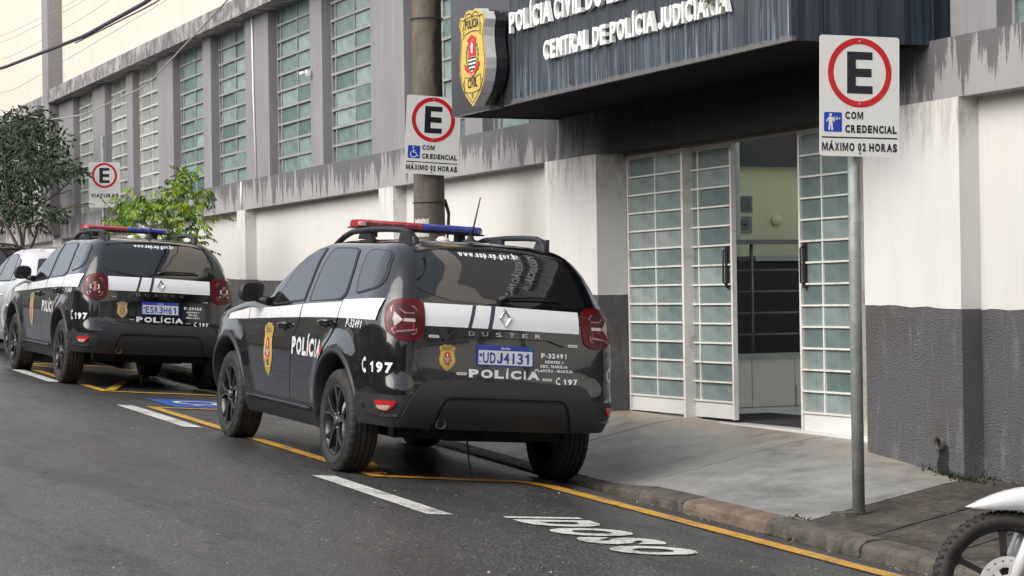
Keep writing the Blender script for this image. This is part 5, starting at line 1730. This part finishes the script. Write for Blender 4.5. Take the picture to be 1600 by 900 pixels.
    panel(S, 'bumper_guard', arch_, RR, .032, M['plastic'], bp, .05, .024)
    panel(S, 'bumper_insert', rounded([(-.47, .368), (-.445, .49), (-.41, .545), (.41, .545), (.445, .49), (.47, .368)], .015), RR, .022, M['plastic'], bp, .07, .02)
    for g_ in (-1, 1):
        ts = S.tof(-.683, .50)
        P = rounded([(g_ * (ts - .0), .530), (g_ * .735, .533), (g_ * .745, .505), (g_ * .785, .468), (g_ * (ts - .04), .475)], .012)
        r1 = panel(S, 'reflector', P, RR, .018, M['refl_red'], bp, .04, .008)
        P = rounded([(g_ * (ts - .02), .502), (g_ * .765, .504), (g_ * .79, .474), (g_ * (ts - .045), .480)], .01)
        panel(S, 'reverse_lens', P, RR, .0195, M['lens_clear'], bp, .05, 0)
        P = rounded([(g_ * (ts + .13), .500), (g_ * (ts + .10), .462), (g_ * .80, .452), (g_ * .70, .455), (g_ * .70, .440), (g_ * .80, .432), (g_ * (ts + .10), .440), (g_ * (ts + .155), .49)], .008)
        panel(S, 'bumper_crease', P, RR, .022, M['paint'], bp, .05, .01)
    mb = MB(); mb.lathe([(.020, .12), (.028, .0), (.031, -.005), (.034, .0), (.034, .25)], (-.43, -.835, .395), 'y', 28); mb.build('exhaust_tip', M['rim_face'], car)
    mb = MB(); mb.tube([(-.43, -.80, .395), (-.43, -.60, .36), (-.35, -.3, .32)], .03, 10); mb.build('exhaust_pipe', M['under'], car)
    # windscreen, bonnet line, front lamps and grille (little seen)
    def front(x, z):
        P = S.out(z)[84:]; P = P[P[:, 0].argsort()]
        return np.array([x, float(np.interp(abs(x), P[:, 0], P[:, 1])), z])
    ws = rounded([(-.66, 1.165), (-.60, 1.33), (-.50, 1.475), (0, 1.49), (.50, 1.475), (.60, 1.33), (.66, 1.165), (0, 1.15)], .02)
    def frs(fn_, u, v): return fn_(u, v)
    panel(S, 'windscreen', ws, front, .005, M['glass'], car, .09, 0)
    for g_ in (-1, 1):
        panel(S, 'headlamp', rounded([(g_ * .50, .80), (g_ * .80, .84), (g_ * .84, .98), (g_ * .52, .93)], .02), front, .012, M['lens_clear'], car, .07, .01)
    gr = panel(S, 'grille', rounded([(-.45, .80), (.45, .80), (.48, .93), (-.48, .93)], .02), front, .010, M['under'], car, .1, .01)
    for k in range(3): panel(S, 'grille_bar', [(-.44, .815 + .035 * k), (.44, .815 + .035 * k), (.44, .83 + .035 * k), (-.44, .83 + .035 * k)], front, .02, M['chrome'], gr, .1, .006)
    panel(S, 'front_bumper', rounded([(-.72, .30), (.72, .30), (.78, .50), (.50, .62), (-.50, .62), (-.78, .50)], .03), front, .02, M['plastic'], car, .1, .02)
    # roof light bar
    yb = .98 + bar_dy
    lb = empty('light_bar', (0, yb, 1.700)); lb.parent = car; lb.rotation_euler = (0, R_(-.0), 0)
    L = .475
    for g_, m, m2, nm in ((-1, 'bar_red', 'bar_led', 'red_lens'), (1, 'bar_blue', 'bar_led_blue', 'blue_lens')):
        Pp = rounded([(-.13, -.022), (.13, -.022), (.125, .012), (.09, .030), (-.09, .030), (-.125, .012)], .01, 3)
        mb = MB()
        V = []; F = []; n = len(Pp); ss = [0, .40, .46, .5]
        for k, (xx, q) in enumerate(((.002, 1), (.39, 1), (.45, .93), (.480, .72))):
            for (py, pz) in Pp: V.append((g_ * xx, py * q, pz * (q ** .3)))
        for i in range(3):
            for k in range(n): F.append((i * n + k, i * n + (k + 1) % n, (i + 1) * n + (k + 1) % n, (i + 1) * n + k))
        F.append(tuple(range(n))); F.append(tuple(range(3 * n, 4 * n)))
        mb.add(V, F, 0); ln_ = mb.build(nm, M[m], lb)
        for k in range(4):
            xa = .03 + .105 * k
            mb = MB(); mb.box(min(g_ * xa, g_ * (xa + .085)), max(g_ * xa, g_ * (xa + .085)), -.1335, -.120, -.013, .010); mb.build('led_block', M[m2], lb)
        mb = MB(); xa, xb = (g_ * .435, g_ * .473); mb.hexa([(min(xa, xb), -.127, -.016), (max(xa, xb), -.105 if g_ > 0 else -.127, -.016), (max(xa, xb), -.09, -.016), (min(xa, xb), -.09, -.016), (min(xa, xb), -.125, .008), (max(xa, xb), -.10 if g_ > 0 else -.125, .008), (max(xa, xb), -.09, .008), (min(xa, xb), -.09, .008)]); mb.build('alley_lamp', M['lens_clear'], lb)
        mb = MB(); mb.box(g_ * .34 - .03, g_ * .34 + .03, -.04, .04, -.09, -.02); mb.build('bar_foot', M['plastic'], lb)
    mb = MB(); mb.box(-.49, .49, -.11, .11, -.034, -.0225); mb.build('bar_base', M['plastic'], lb)
    # antenna
    an = empty('antenna', (.045, .02, 1.596)); an.parent = car
    mb = MB(); mb.lathe([(0, .045), (.018, .042), (.026, .02), (.055, .006), (.06, 0)], (0, 0, 0), 'z', 14); mb.build('magnet_base', M['plastic'], an)
    mb = MB(); mb.tube([(0, 0, .03), (.02, 0, .12), (.055, -.0, .31)], [.010, .007, .004], 8); mb.build('whip', M['plastic'], an)
    mb = MB(); mb.lathe([(0, .03), (.03, .025), (.05, 0)], (-.13, .10, 1.596), 'z', 12); mb.build('roof_puck', M['steel'], car)
    return car

def pose(yaw, pit, rol):
    Rz = Matrix.Rotation(yaw, 4, 'Z'); Rx = Matrix.Rotation(pit, 4, 'X'); Ry = Matrix.Rotation(rol, 4, 'Y')
    return Rz @ Rx @ Ry
police_car(Vector((5.405, 13.458, .412)), pose(-.0105, .0301, .065),
           'front police car, black with white stripe, light bar and plate UDJ4I31', 'UDJ4I31', 'P-32491',
           [('DEINTER 4', .135), ('SEC. MARÍLIA', .20), ('PLANTÃO - MARÍLIA', .275)], 'P-32491')
police_car(Vector((5.44, 22.66, .735)), pose(-.001, .026, .058),
           'rear police car, black with white stripe, light bar and plate ESR3H61', 'ESR3H61', 'P-29468',
           [('DEINTER-4', .135), ('SEC-MIA', .105), ('VERA CRUZ', .15)], 'P-29468', faded=True)
# ------------------------------------------------------------------ white saloon and dark car beyond
def other_car(loc, M3, S, name, label, paint, kind):
    car = empty(name, loc, label=label, cat='car'); car.matrix_world = Matrix.Translation(loc) @ M3
    body_shell(S, M[paint], car, arch=.375); wheel_well(S, car, .37)
    zt_ = S.z1
    for yw in S.WH:
        for g_ in (-1, 1):
            put_wheel(car, (g_ * .75, yw, .31), g_, R=.31, W=.19, rr=.20)
            arch_trim(S, yw, g_, M[paint], car, 'wheel_arch_trim', ri=.355, ro=.39, o=.006)
    mb = MB(); mb.box(-.58, .58, -.6, 3.1, .18, .28); mb.build('underbody', M['under'], car)
    for g_ in (-1, 1):
        fn = lambda y, z, g_=g_: S.side(y, z, g_)
        fd_ = rounded([(1.12, .30), (2.05, .30), (2.12, .62), (2.02, .90), (1.05, .93), (1.10, .6)], .04)
        rd_ = rounded([(1.10, .30), (1.08, .6), (1.03, .93), (.18, .95), (.22, .75), (.42, .55), (.46, .30)], .04)
        d1 = panel(S, 'front_door', fd_, fn, .005, M[paint], car, .09, .015); d2 = panel(S, 'rear_door', rd_, fn, .005, M[paint], car, .09, .015)
        for d_, ya in ((d1, 1.25), (d2, .38)):
            mb = MB(); mb.tube([tuple(S.off(fn, ya + .08, .80, .01)), tuple(S.off(fn, ya, .805, .035)), tuple(S.off(fn, ya - .08, .81, .01))], .012, 8); mb.build('door_handle', M[paint], d_)
        for nm, P in (('front_window', [(2.0, .955), (1.75, 1.12), (1.42, 1.275), (1.10, 1.335), (1.06, .975)]), ('rear_window', [(1.0, .975), (1.03, 1.34), (.60, 1.355), (.42, 1.33), (.15, 1.10), (.10, .995)]), ('quarter_window', [(.02, 1.0), (.06, 1.08), (.30, 1.30), (.12, 1.28), (-.12, 1.12), (-.26, 1.02)])):
            fr = panel(S, 'window_seal', rounded([(p[0] * 1.0, p[1]) for p in P], .03), fn, .004, M['plastic'], car, .09, .006)
            cu = sum(p[0] for p in P) / len(P); cv = sum(p[1] for p in P) / len(P)
            panel(S, nm, rounded([(cu + (p[0] - cu) * .93, cv + (p[1] - cv) * .92) for p in P], .03), fn, .006, M['glass'], fr, .09, 0)
        mb = MB(); mb.lathe([(0, 0), (.08, .01), (.10, .05), (.07, .11), (0, .13)], (g_ * .93, 1.78, 1.00), 'y', 16); mb.build('side_mirror', M[paint], car)
        lp = rounded([(g_ * .50, .92), (g_ * .78, .96), (g_ * .98, .93), (g_ * 1.02, .84), (g_ * .80, .76), (g_ * .52, .76)], .03)
        lamp = panel(S, 'tail_lamp', lp, S.rear, .010, M['refl_red'], car, .05, .01)
        panel(S, 'lamp_lens', rounded([(g_ * .56, .80), (g_ * .76, .80), (g_ * .76, .86), (g_ * .56, .86)], .02), S.rear, .012, M['lens_clear'], lamp, .06, 0)
    panel(S, 'rear_glass', rounded([(-.60, 1.03), (.60, 1.03), (.50, 1.30), (0, 1.33), (-.50, 1.30)], .03), S.rear, .006, M['glass'], car, .08, 0)
    panel(S, 'rear_bumper', rounded([(-.85, .28), (.85, .28), (.85, .50), (.5, .54), (-.5, .54), (-.85, .50)], .03), S.rear, .010, M[paint], car, .09, .01)
    panel(S, 'number_plate', [(-.2, .62), (.2, .62), (.2, .74), (-.2, .74)], S.rear, .012, M['plate_white'], car, .1, .006)
    return car
def sedan(top, wid):
    k = top / 1.43
    T = [[.20,.74,-.62,3.28,.22,.28,.40,.40],[.30,.80,-.72,3.34,.22,.30,.42,.42],[.45,.84,-.80,3.38,.24,.32,.45,.45],[.60,.86,-.83,3.38,.25,.34,.45,.48],
    [.75,.862,-.81,3.34,.26,.36,.48,.55],[.85,.855,-.78,3.20,.26,.36,.48,.60],[.93,.84,-.74,2.85,.26,.36,.45,.55],[.98,.82,-.66,2.35,.26,.36,.45,.45],
    [1.02,.80,-.52,2.10,.26,.34,.42,.40],[1.10,.76,-.36,1.88,.24,.32,.40,.36],[1.20,.71,-.20,1.68,.22,.32,.38,.34],[1.30,.655,-.02,1.42,.22,.32,.36,.34],
    [1.36,.61,.12,1.22,.22,.30,.34,.32],[1.40,.54,.28,1.05,.22,.28,.30,.30],[1.425,.42,.42,.90,.22,.2,.25,.2],[1.435,.22,.55,.75,.1,.08,.1,.08]]
    return Surf([[r[0] * (1 if r[0] < .5 else 1 + (k - 1) * (r[0] - .5) / .93), r[1] * wid] + r[2:] for r in T], (0.0, 2.60), .31, .03, .015)
SED = sedan(1.46, 1.0)
other_car(Vector((5.80, 27.85, zr(5.8, 27.85) + .03)), pose(-.01, .03, .05), SED, 'white_car', 'white saloon parked ahead of the rear police car', 'paint_white', 'sedan')
SED2 = sedan(1.52, 1.03)
other_car(Vector((5.75, 33.9, zr(5.75, 33.9) + .03)), pose(-.01, .03, .05), SED2, 'dark_car', 'dark car at the left edge parked beyond the white saloon', 'paint', 'hatch')

# ------------------------------------------------------------------ motorcycle at the near kerb
hub = Vector((4.90, 6.60, .497))
fwd = Vector((-.917, .40, 0)).normalized()
MC = empty('motorcycle', (hub.x, hub.y, hub.z - .272), (0, 0, math.atan2(fwd.y, fwd.x)), 'white and black motorcycle parked at the near kerb, front wheel showing', 'motorcycle')
# local: +x forward, +y left, z up ; hub at z .272 ; wheel axle along y
HZ = .272
wl = empty('front_wheel', (0, 0, HZ)); wl.parent = MC
Rt = .272
mb = MB()
prof = [(Rt - .052, -.030), (Rt - .040, -.040), (Rt - .020, -.042), (Rt - .006, -.030), (Rt, -.014), (Rt + .002, 0), (Rt, .014), (Rt - .006, .030), (Rt - .020, .042), (Rt - .040, .040), (Rt - .052, .030)]
mb.lathe(prof, (0, 0, 0), 'y', 96)
for k in range(54):
    a = 2 * math.pi * k / 54
    for sg in (-1, 1):
        a2 = a + (.5 if sg > 0 else 0) * 2 * math.pi / 54
        ca, sa = math.cos(a2), math.sin(a2)
        def pt(r, y, da): c_, s_ = math.cos(a2 + da), math.sin(a2 + da); return (r * c_, y, r * s_)
        y0_, y1_ = sg * .006, sg * .036
        mb.hexa([pt(Rt - .006, y0_, -.03), pt(Rt - .006, y0_, .018), pt(Rt - .012, y1_, .040), pt(Rt - .012, y1_, -.008), pt(Rt + .006, y0_, -.026), pt(Rt + .006, y0_, .014), pt(Rt - .002, y1_, .034), pt(Rt - .002, y1_, -.004)])
mb.build('tyre', M['rubber'], wl)
mb = MB()
mb.lathe([(Rt - .050, -.026), (Rt - .060, -.026), (Rt - .068, -.018), (Rt - .074, 0), (Rt - .068, .018), (Rt - .060, .026), (Rt - .050, .026)], (0, 0, 0), 'y', 96)
mb.lathe([(0, -.03), (.035, -.03), (.040, -.02), (.040, .02), (.035, .03), (0, .03)], (0, 0, 0), 'y', 24)
for k in range(6):
    a = 2 * math.pi * k / 6 + R_(88)
    d = Vector((math.cos(a), 0, math.sin(a))); q = Vector((-d.z, 0, d.x))
    P = [(.03, -.016), (.10, -.011), (Rt - .085, -.012), (Rt - .066, -.026), (Rt - .066, .026), (Rt - .085, .012), (.10, .011), (.03, .016)]
    mb.prism(P, lambda u, v, h, d=d, q=q: tuple(d * u + q * v + Vector((0, -.011 + h, 0))), .022)
mb.build('rim', M['plastic'], wl)
for sy in (1,):
    mb = MB()
    V, F = tri2d(circle2(0, 0, .108, 48), None, [circle2(0, 0, .074, 40)] + [circle2(.091 * math.cos(a) , .091 * math.sin(a), .0045, 8) for a in [2 * math.pi * k / 18 for k in range(18)]])
    for yy_3 in (.036, .040): mb.add([(u, yy_3, v) for u, v in V], F)
    V2, F2 = tri2d(circle2(0, 0, .074, 40), None, [[(r_ * math.cos(t), r_ * math.sin(t)) for r_, t in ((.040, a - .30), (.066, a - .34), (.068, a), (.066, a + .34), (.040, a + .30))] for a in [2 * math.pi * (k + .3) / 6 for k in range(6)]])
    for yy_3 in (.0355, .0385): mb.add([(u, yy_3, v) for u, v in V2], F2)
    mb.build('brake_disc', M['steel'], wl, fixn=False)
# disc also on the side facing the camera
o_ = [c for c in wl.children if c.name.startswith('brake_disc')][0]
mb = MB(); mb.lathe([(0, .058), (.018, .058), (.026, .050), (.030, .040)], (0, 0, 0), 'y', 20); mb.build('axle_cap', M['steel'], wl)
# front fender: a nearly level shell whose pointed tip leads the tyre
mb = MB(); V = []; F = []
ST_ = [(.146, .2925, .2935, .006), (.120, .289, .306, .026), (.085, .287, .322, .042), (.045, .285, .338, .052), (0, .284, .352, .058), (-.05, .285, .363, .062), (-.12, .284, .370, .064), (-.20, .270, .362, .064), (-.27, .235, .335, .060), (-.32, .19, .29, .055)]
for (x, zb, zt2, hw) in ST_:
    for q in range(11):
        a = math.pi * q / 10
        V.append((x, hw * math.cos(a), zb + (zt2 - zb) * math.sin(a) ** .55))
for k in range(len(ST_) - 1):
    for q in range(10): F.append((k * 11 + q, k * 11 + q + 1, (k + 1) * 11 + q + 1, (k + 1) * 11 + q))
mb.add(V, F, 0, True)
fe = mb.build('front_fender', M['paint_white'], MC, (0, 0, HZ))
sol = fe.modifiers.new('thick', 'SOLIDIFY'); sol.thickness = .004
# forks leaning back
for sg in (-1, 1):
    mb = MB(); mb.tube([(.0, sg * .075, HZ - .02), (-.05, sg * .075, HZ + .10), (-.16, sg * .075, HZ + .36)], [.022, .026, .026], 14); mb.build('fork_leg', M['paint_white'], MC)
mb = MB()
for sg in (-1, 1): mb.tube([(-.16, sg * .075, HZ + .36), (-.30, sg * .075, HZ + .70)], .016, 12)
mb.tube([(-.30, -.34, HZ + .80), (-.33, -.15, HZ + .76), (-.33, .15, HZ + .76), (-.30, .34, HZ + .80)], .012, 10)
mb.build('handlebar', M['steel'], MC)
mb = MB(); mb.lathe([(0, .0), (.05, -.01), (.085, -.05), (.09, -.10), (.05, -.14), (0, -.15)], (-.20, 0, HZ + .62), 'x', 20); mb.build('headlamp', M['lens_clear'], MC)
P = [(-.36, .36), (-.30, .55), (-.42, .63), (-.62, .58), (-.68, .50), (-1.15, .55), (-1.42, .60), (-1.40, .52), (-1.15, .44), (-.80, .40), (-.60, .22)]
mb = MB(); mb.prism(P, lambda u, v, h: (u, h - .10, HZ + v), .20); mb.build('tank_and_tail', M['paint_white'], MC)
P = [(-.66, .52), (-.72, .56), (-1.10, .60), (-1.36, .64), (-1.36, .59), (-1.10, .55)]
mb = MB(); mb.prism(P, lambda u, v, h: (u, h - .12, HZ + v), .24); mb.build('seat', M['plastic'], MC)
mb = MB(); mb.lathe([(0, -.14), (.10, -.13), (.12, 0), (.10, .13), (0, .14)], (-.66, 0, HZ + .02), 'y', 20); mb.box(-.76, -.52, -.07, .07, HZ + .05, HZ + .30); mb.tube([(-.36, 0, HZ + .5), (-.42, 0, HZ - .02), (-.85, 0, HZ - .04), (-.95, 0, HZ + .3)], .02, 8); mb.tube([(-.5, -.12, HZ + .05), (-.6, -.16, HZ - .10), (-1.35, -.17, HZ + .02)], .03, 10)
mb.tube([(-.85, .1, HZ - .02), (-1.27, .1, 0 + HZ)], .018, 8); mb.tube([(-.85, -.1, HZ - .02), (-1.27, -.1, 0 + HZ)], .018, 8)
mb.build('engine_and_frame', M['plastic'], MC)
mb = MB(); mb.lathe([(Rt - .05, -.045), (Rt - .01, -.05), (Rt, -.02), (Rt, .02), (Rt - .01, .05), (Rt - .05, .045), (Rt - .07, 0)], (-1.27, 0, HZ), 'y', 60, closed=True)
for k in range(6):
    a = 2 * math.pi * k / 6; mb.tube([(-1.27 + .03 * math.cos(a), 0, HZ + .03 * math.sin(a)), (-1.27 + (Rt - .06) * math.cos(a), 0, HZ + (Rt - .06) * math.sin(a))], .012, 6)
mb.build('rear_wheel', M['rubber'], MC)
mb = MB(); mb.tube([(-.80, .10, HZ - .05), (-.84, .24, -.0)], .012, 8); mb.build('side_stand', M['plastic'], MC)

# ------------------------------------------------------------------ trees
def limb(mb, p, d, L, r, depth, tips, spread=.5, gravity=0.0):
    n = 5; P = [p.copy()]; q = p.copy(); dd = d.copy()
    for k in range(n):
        dd = (dd + Vector((random.gauss(0, .12), random.gauss(0, .12), random.gauss(0, .08) - gravity))).normalized()
        q = q + dd * L / n; P.append(q.copy())
    mb.tube(P, [r * (1 - .45 * k / n) for k in range(n + 1)], 8)
    if depth == 0: tips.append((q, dd)); return
    for k in range(random.choice([2, 3])):
        a = random.uniform(0, 6.28); side = dd.orthogonal().normalized(); side.rotate(Matrix.Rotation(a, 3, dd))
        limb(mb, q if k else P[3], (dd + side * spread * random.uniform(.7, 1.3)).normalized(), L * random.uniform(.6, .85), r * .55, depth - 1, tips, spread, gravity)
def leaves(mb, c, rad, n, ll, lw, droop=.4, mats=(0,), out=None):
    for k in range(n):
        v = Vector((random.gauss(0, 1), random.gauss(0, 1), random.gauss(0, 1))).normalized() * (random.random() ** .45)
        p = c + Vector((v.x * rad[0], v.y * rad[1], v.z * rad[2]))
        d = (v + Vector((random.gauss(0, .6), random.gauss(0, .6), random.gauss(0, .5) - droop))).normalized()
        up2 = Vector((random.gauss(0, .5), random.gauss(0, .5), 1)).normalized()
        s2 = d.cross(up2).normalized(); l = ll * random.uniform(.6, 1.25); w2 = lw * random.uniform(.7, 1.2)
        nn = s2.cross(d) * l * .10
        a, b, e, f = p, p + d * l * .45 + s2 * w2 * .5 - nn, p + d * l, p + d * l * .45 - s2 * w2 * .5 - nn
        m = p + d * l * .5 + nn
        mb.add([a, b, e, f, m], [(0, 1, 4), (1, 2, 4), (2, 3, 4), (3, 0, 4)], random.choice(mats))
# left dark tree
t1 = empty('street_tree', (6.85, 36.6, zs(6.85, 36.6)), label='dark green leafy tree at the left edge behind the parked cars', cat='tree')
base = Vector((0, 0, 0))
mb = MB(); tips = []
mb.tube([(0, 0, -.2), (.02, .1, .7), (.0, .25, 1.25)], [.075, .062, .055], 10)
for d, L in ((Vector((.1, .75, 1)), 1.0), (Vector((.0, -.35, 1)), 1.1), (Vector((-.2, .15, 1)), 1.1), (Vector((.1, -.9, .75)), .9)):
    limb(mb, Vector((0, .22, 1.2)), d.normalized(), L, .036, 2, tips, .6, .0)
mb.build('trunk', M['bark'], t1)
mb = MB()
O = Vector((6.85, 36.6, zs(6.85, 36.6)))
def W2L(x, y, z): return Vector((x, y, z)) - O
CL = [((6.8, 38.0, 4.55), (.5, .8, .45), 900), ((6.8, 36.8, 4.65), (.5, .6, .35), 620), ((6.8, 36.0, 4.8), (.4, .35, .25), 320), ((6.8, 35.4, 4.3), (.5, .7, .4), 760), ((6.8, 38.6, 3.9), (.5, .9, .5), 1000),
      ((6.8, 36.9, 3.9), (.5, .9, .45), 950), ((6.8, 35.0, 3.75), (.45, .55, .25), 440), ((6.8, 34.1, 3.95), (.4, .5, .24), 360), ((6.8, 33.1, 3.78), (.3, .45, .2), 260), ((6.8, 32.3, 3.66), (.25, .3, .14), 130),
      ((6.8, 33.2, 4.25), (.25, .3, .2), 140), ((6.8, 34.6, 4.6), (.25, .3, .22), 160), ((6.8, 37.9, 3.35), (.45, .8, .32), 620), ((6.8, 36.2, 3.3), (.4, .7, .22), 440), ((6.8, 34.2, 3.12), (.3, .35, .14), 130), ((6.8, 33.5, 3.05), (.25, .25, .12), 90), ((6.8, 35.3, 2.98), (.3, .4, .16), 150),
      ((6.8, 40.0, 4.2), (.6, 1.0, .8), 900), ((6.9, 39.5, 3.3), (.5, .8, .4), 400), ((7.2, 37.2, 4.2), (.3, 1.2, .6), 600), ((6.8, 39.2, 4.75), (.4, .5, .3), 260)]
for c, rd, n in CL: leaves(mb, W2L(*c), (rd[0], rd[1] * .92, rd[2] * .92), int(n * .44), .125, .05, .6, (0, 0, 0, 1))
tag(mb.build('leaves', [M['leaf_dark'], M['leaf_dark2']], t1, fixn=False), kind='stuff')
# lime tree behind the rear police car
t2 = empty('young_tree', (6.75, 26.6, zs(6.75, 26.6)), label='small tree with lime green new leaves behind the rear police car', cat='tree')
mb = MB(); tips = []
mb.tube([(0, 0, -.2), (.02, -.05, .7), (.0, -.1, 1.15)], [.045, .04, .034], 8)
for d, L in ((Vector((.0, 1.2, .9)), .9), (Vector((0, -.9, .8)), .9), (Vector((0, .2, 1)), .8), (Vector((.1, -.3, 1)), .8)):
    limb(mb, Vector((0, -.1, 1.1)), d.normalized(), L * .62, .020, 1, tips, .5)
mb.build('trunk', M['bark'], t2)
O = Vector((6.75, 26.6, zs(6.75, 26.6)))
mb = MB()
def spray(c, n):
    """leaf sprays: pinnate twigs that hang"""
    for k in range(n):
        p = c + Vector((random.gauss(0, .12), random.gauss(0, .17), random.gauss(0, .075)))
        az = random.uniform(0, 6.28); d = Vector((math.cos(az) * .5, math.sin(az), random.uniform(-.7, .35))).normalized()
        young = random.random() < (.55 if p.z > c.z - .02 else .30)
        mi = 0 if young else random.choice((1, 1, 1, 0))
        for j in range(5):
            q = p + d * .042 * j
            for sg in (-1, 1):
                s2 = d.cross(Vector((0, 0, 1))).normalized() * sg
                ld = (d * .5 + s2 * .55 + Vector((0, 0, -.85 if young else -.35))).normalized()
                l = random.uniform(.055, .095); w2 = l * .34
                cr = ld.cross(Vector((random.gauss(0, .4), random.gauss(0, .4), 1))).normalized()
                mb.add([q, q + ld * l * .5 + cr * w2 * .5, q + ld * l, q + ld * l * .5 - cr * w2 * .5], [(0, 1, 2, 3)], mi)
for c, n in (((6.7, 29.0, 2.78), 24), ((6.7, 28.6, 3.08), 30), ((6.7, 28.1, 2.88), 34), ((6.7, 27.6, 3.0), 20), ((6.7, 27.0, 2.98), 26), ((6.7, 26.6, 2.78), 24), ((6.7, 26.0, 2.95), 26), ((6.7, 25.6, 3.05), 24), ((6.7, 25.1, 3.12), 20), ((6.7, 24.95, 3.3), 8), ((6.7, 25.1, 2.82), 30), ((6.7, 24.7, 2.95), 14),
             ((6.7, 24.6, 2.68), 16), ((6.7, 25.2, 2.52), 26), ((6.7, 25.9, 2.48), 24), ((6.7, 26.6, 2.45), 20), ((6.7, 27.3, 2.48), 22), ((6.7, 27.8, 2.38), 12), ((6.7, 28.0, 2.25), 10), ((6.7, 25.2, 2.30), 14), ((6.7, 26.8, 2.2), 12)):
    spray(Vector((c[0], 26.9 + (c[1] - 26.9) * .93, c[2] - .04)) - O, int(n * 1.15))
tag(mb.build('leaves', [M['leaf_lime'], M['leaf_mid']], t2, fixn=False), kind='stuff')

# ------------------------------------------------------------------ houses across the street (out of frame, they show as reflections)
def house(x1, y0, y1, h, mat, label, nwin):
    hs_ = empty('house', (0, 0, 0), label=label, cat='house')
    zb = zr(-4, (y0 + y1) / 2)
    mb = MB(); mb.box(x1 - 7, x1, y0, y1, zb - 1.5, zb + h); mb.box(x1 - .1, x1 + .25, y0 + .01, y1 - .01, zb + h, zb + h + .25); mb.build('wall', mat, hs_)
    for k in range(nwin):
        yc = y0 + (y1 - y0) * (k + .5) / nwin
        for zc in ([1.5] + ([4.3] if h > 5 else [])):
            f = MB(); f.box(x1, x1 + .05, yc - .65, yc + .65, zb + zc - .08, zb + zc); f.box(x1, x1 + .05, yc - .65, yc + .65, zb + zc + 1.2, zb + zc + 1.28)
            f.box(x1, x1 + .05, yc - .65, yc - .57, zb + zc, zb + zc + 1.2); f.box(x1, x1 + .05, yc + .57, yc + .65, zb + zc, zb + zc + 1.2)
            w_ = f.build('window', M['frame_white'], hs_)
            mb = MB(); mb.box(x1 + .004, x1 + .012, yc - .57, yc + .57, zb + zc, zb + zc + 1.2); mb.build('pane', M['glass'], w_)
house(-6.6, -30, -8.2, 9.5, M['beige'], 'tall beige house across the street, nearest the camera side', 4)
house(-6.6, -8, 9.8, 4.4, M['house_grey'], 'low dark grey house across the street', 4)
house(-6.6, 10, 25.8, 4.3, M['beige'], 'beige house across the street opposite the police cars', 4)
house(-6.6, 26, 47, 3.6, M['house_grey'], 'grey house across the street at the far end', 5)

house(-6.6, 47.2, 60, 5.5, M['beige'], 'beige two storey house across the street past the grey one', 5)
house(-6.6, 60.2, 74, 3.4, M['house_grey'], 'low grey house across the street, second from the far end', 5)
house(-6.6, 74.2, 95, 6.2, M['beige'], 'farthest beige house across the street', 7)
be = empty('house', (0, 0, 0), label='dark grey building that closes the street behind the camera', cat='house')
mb = MB(); mb.box(-30, 25, -46, -34, -3, 11); mb.build('wall', M['house_grey'], be)
for k in range(9):
    mb = MB(); xc = -18 + 5 * k; mb.box(xc - 1, xc + 1, -34, -33.95, 2.0, 3.6); mb.build('window', M['glass'], be)
    mb = MB(); mb.box(xc - 1, xc + 1, -34, -33.95, 5.6, 7.2); mb.build('window', M['glass'], be)
nb_ = empty('house', (0, 0, 0), label='beige neighbouring building beside the police station behind the camera', cat='house')
mb = MB(); mb.box(7.9, 16, -33, -8.05, -3, 9.0); mb.build('wall', M['beige'], nb_)
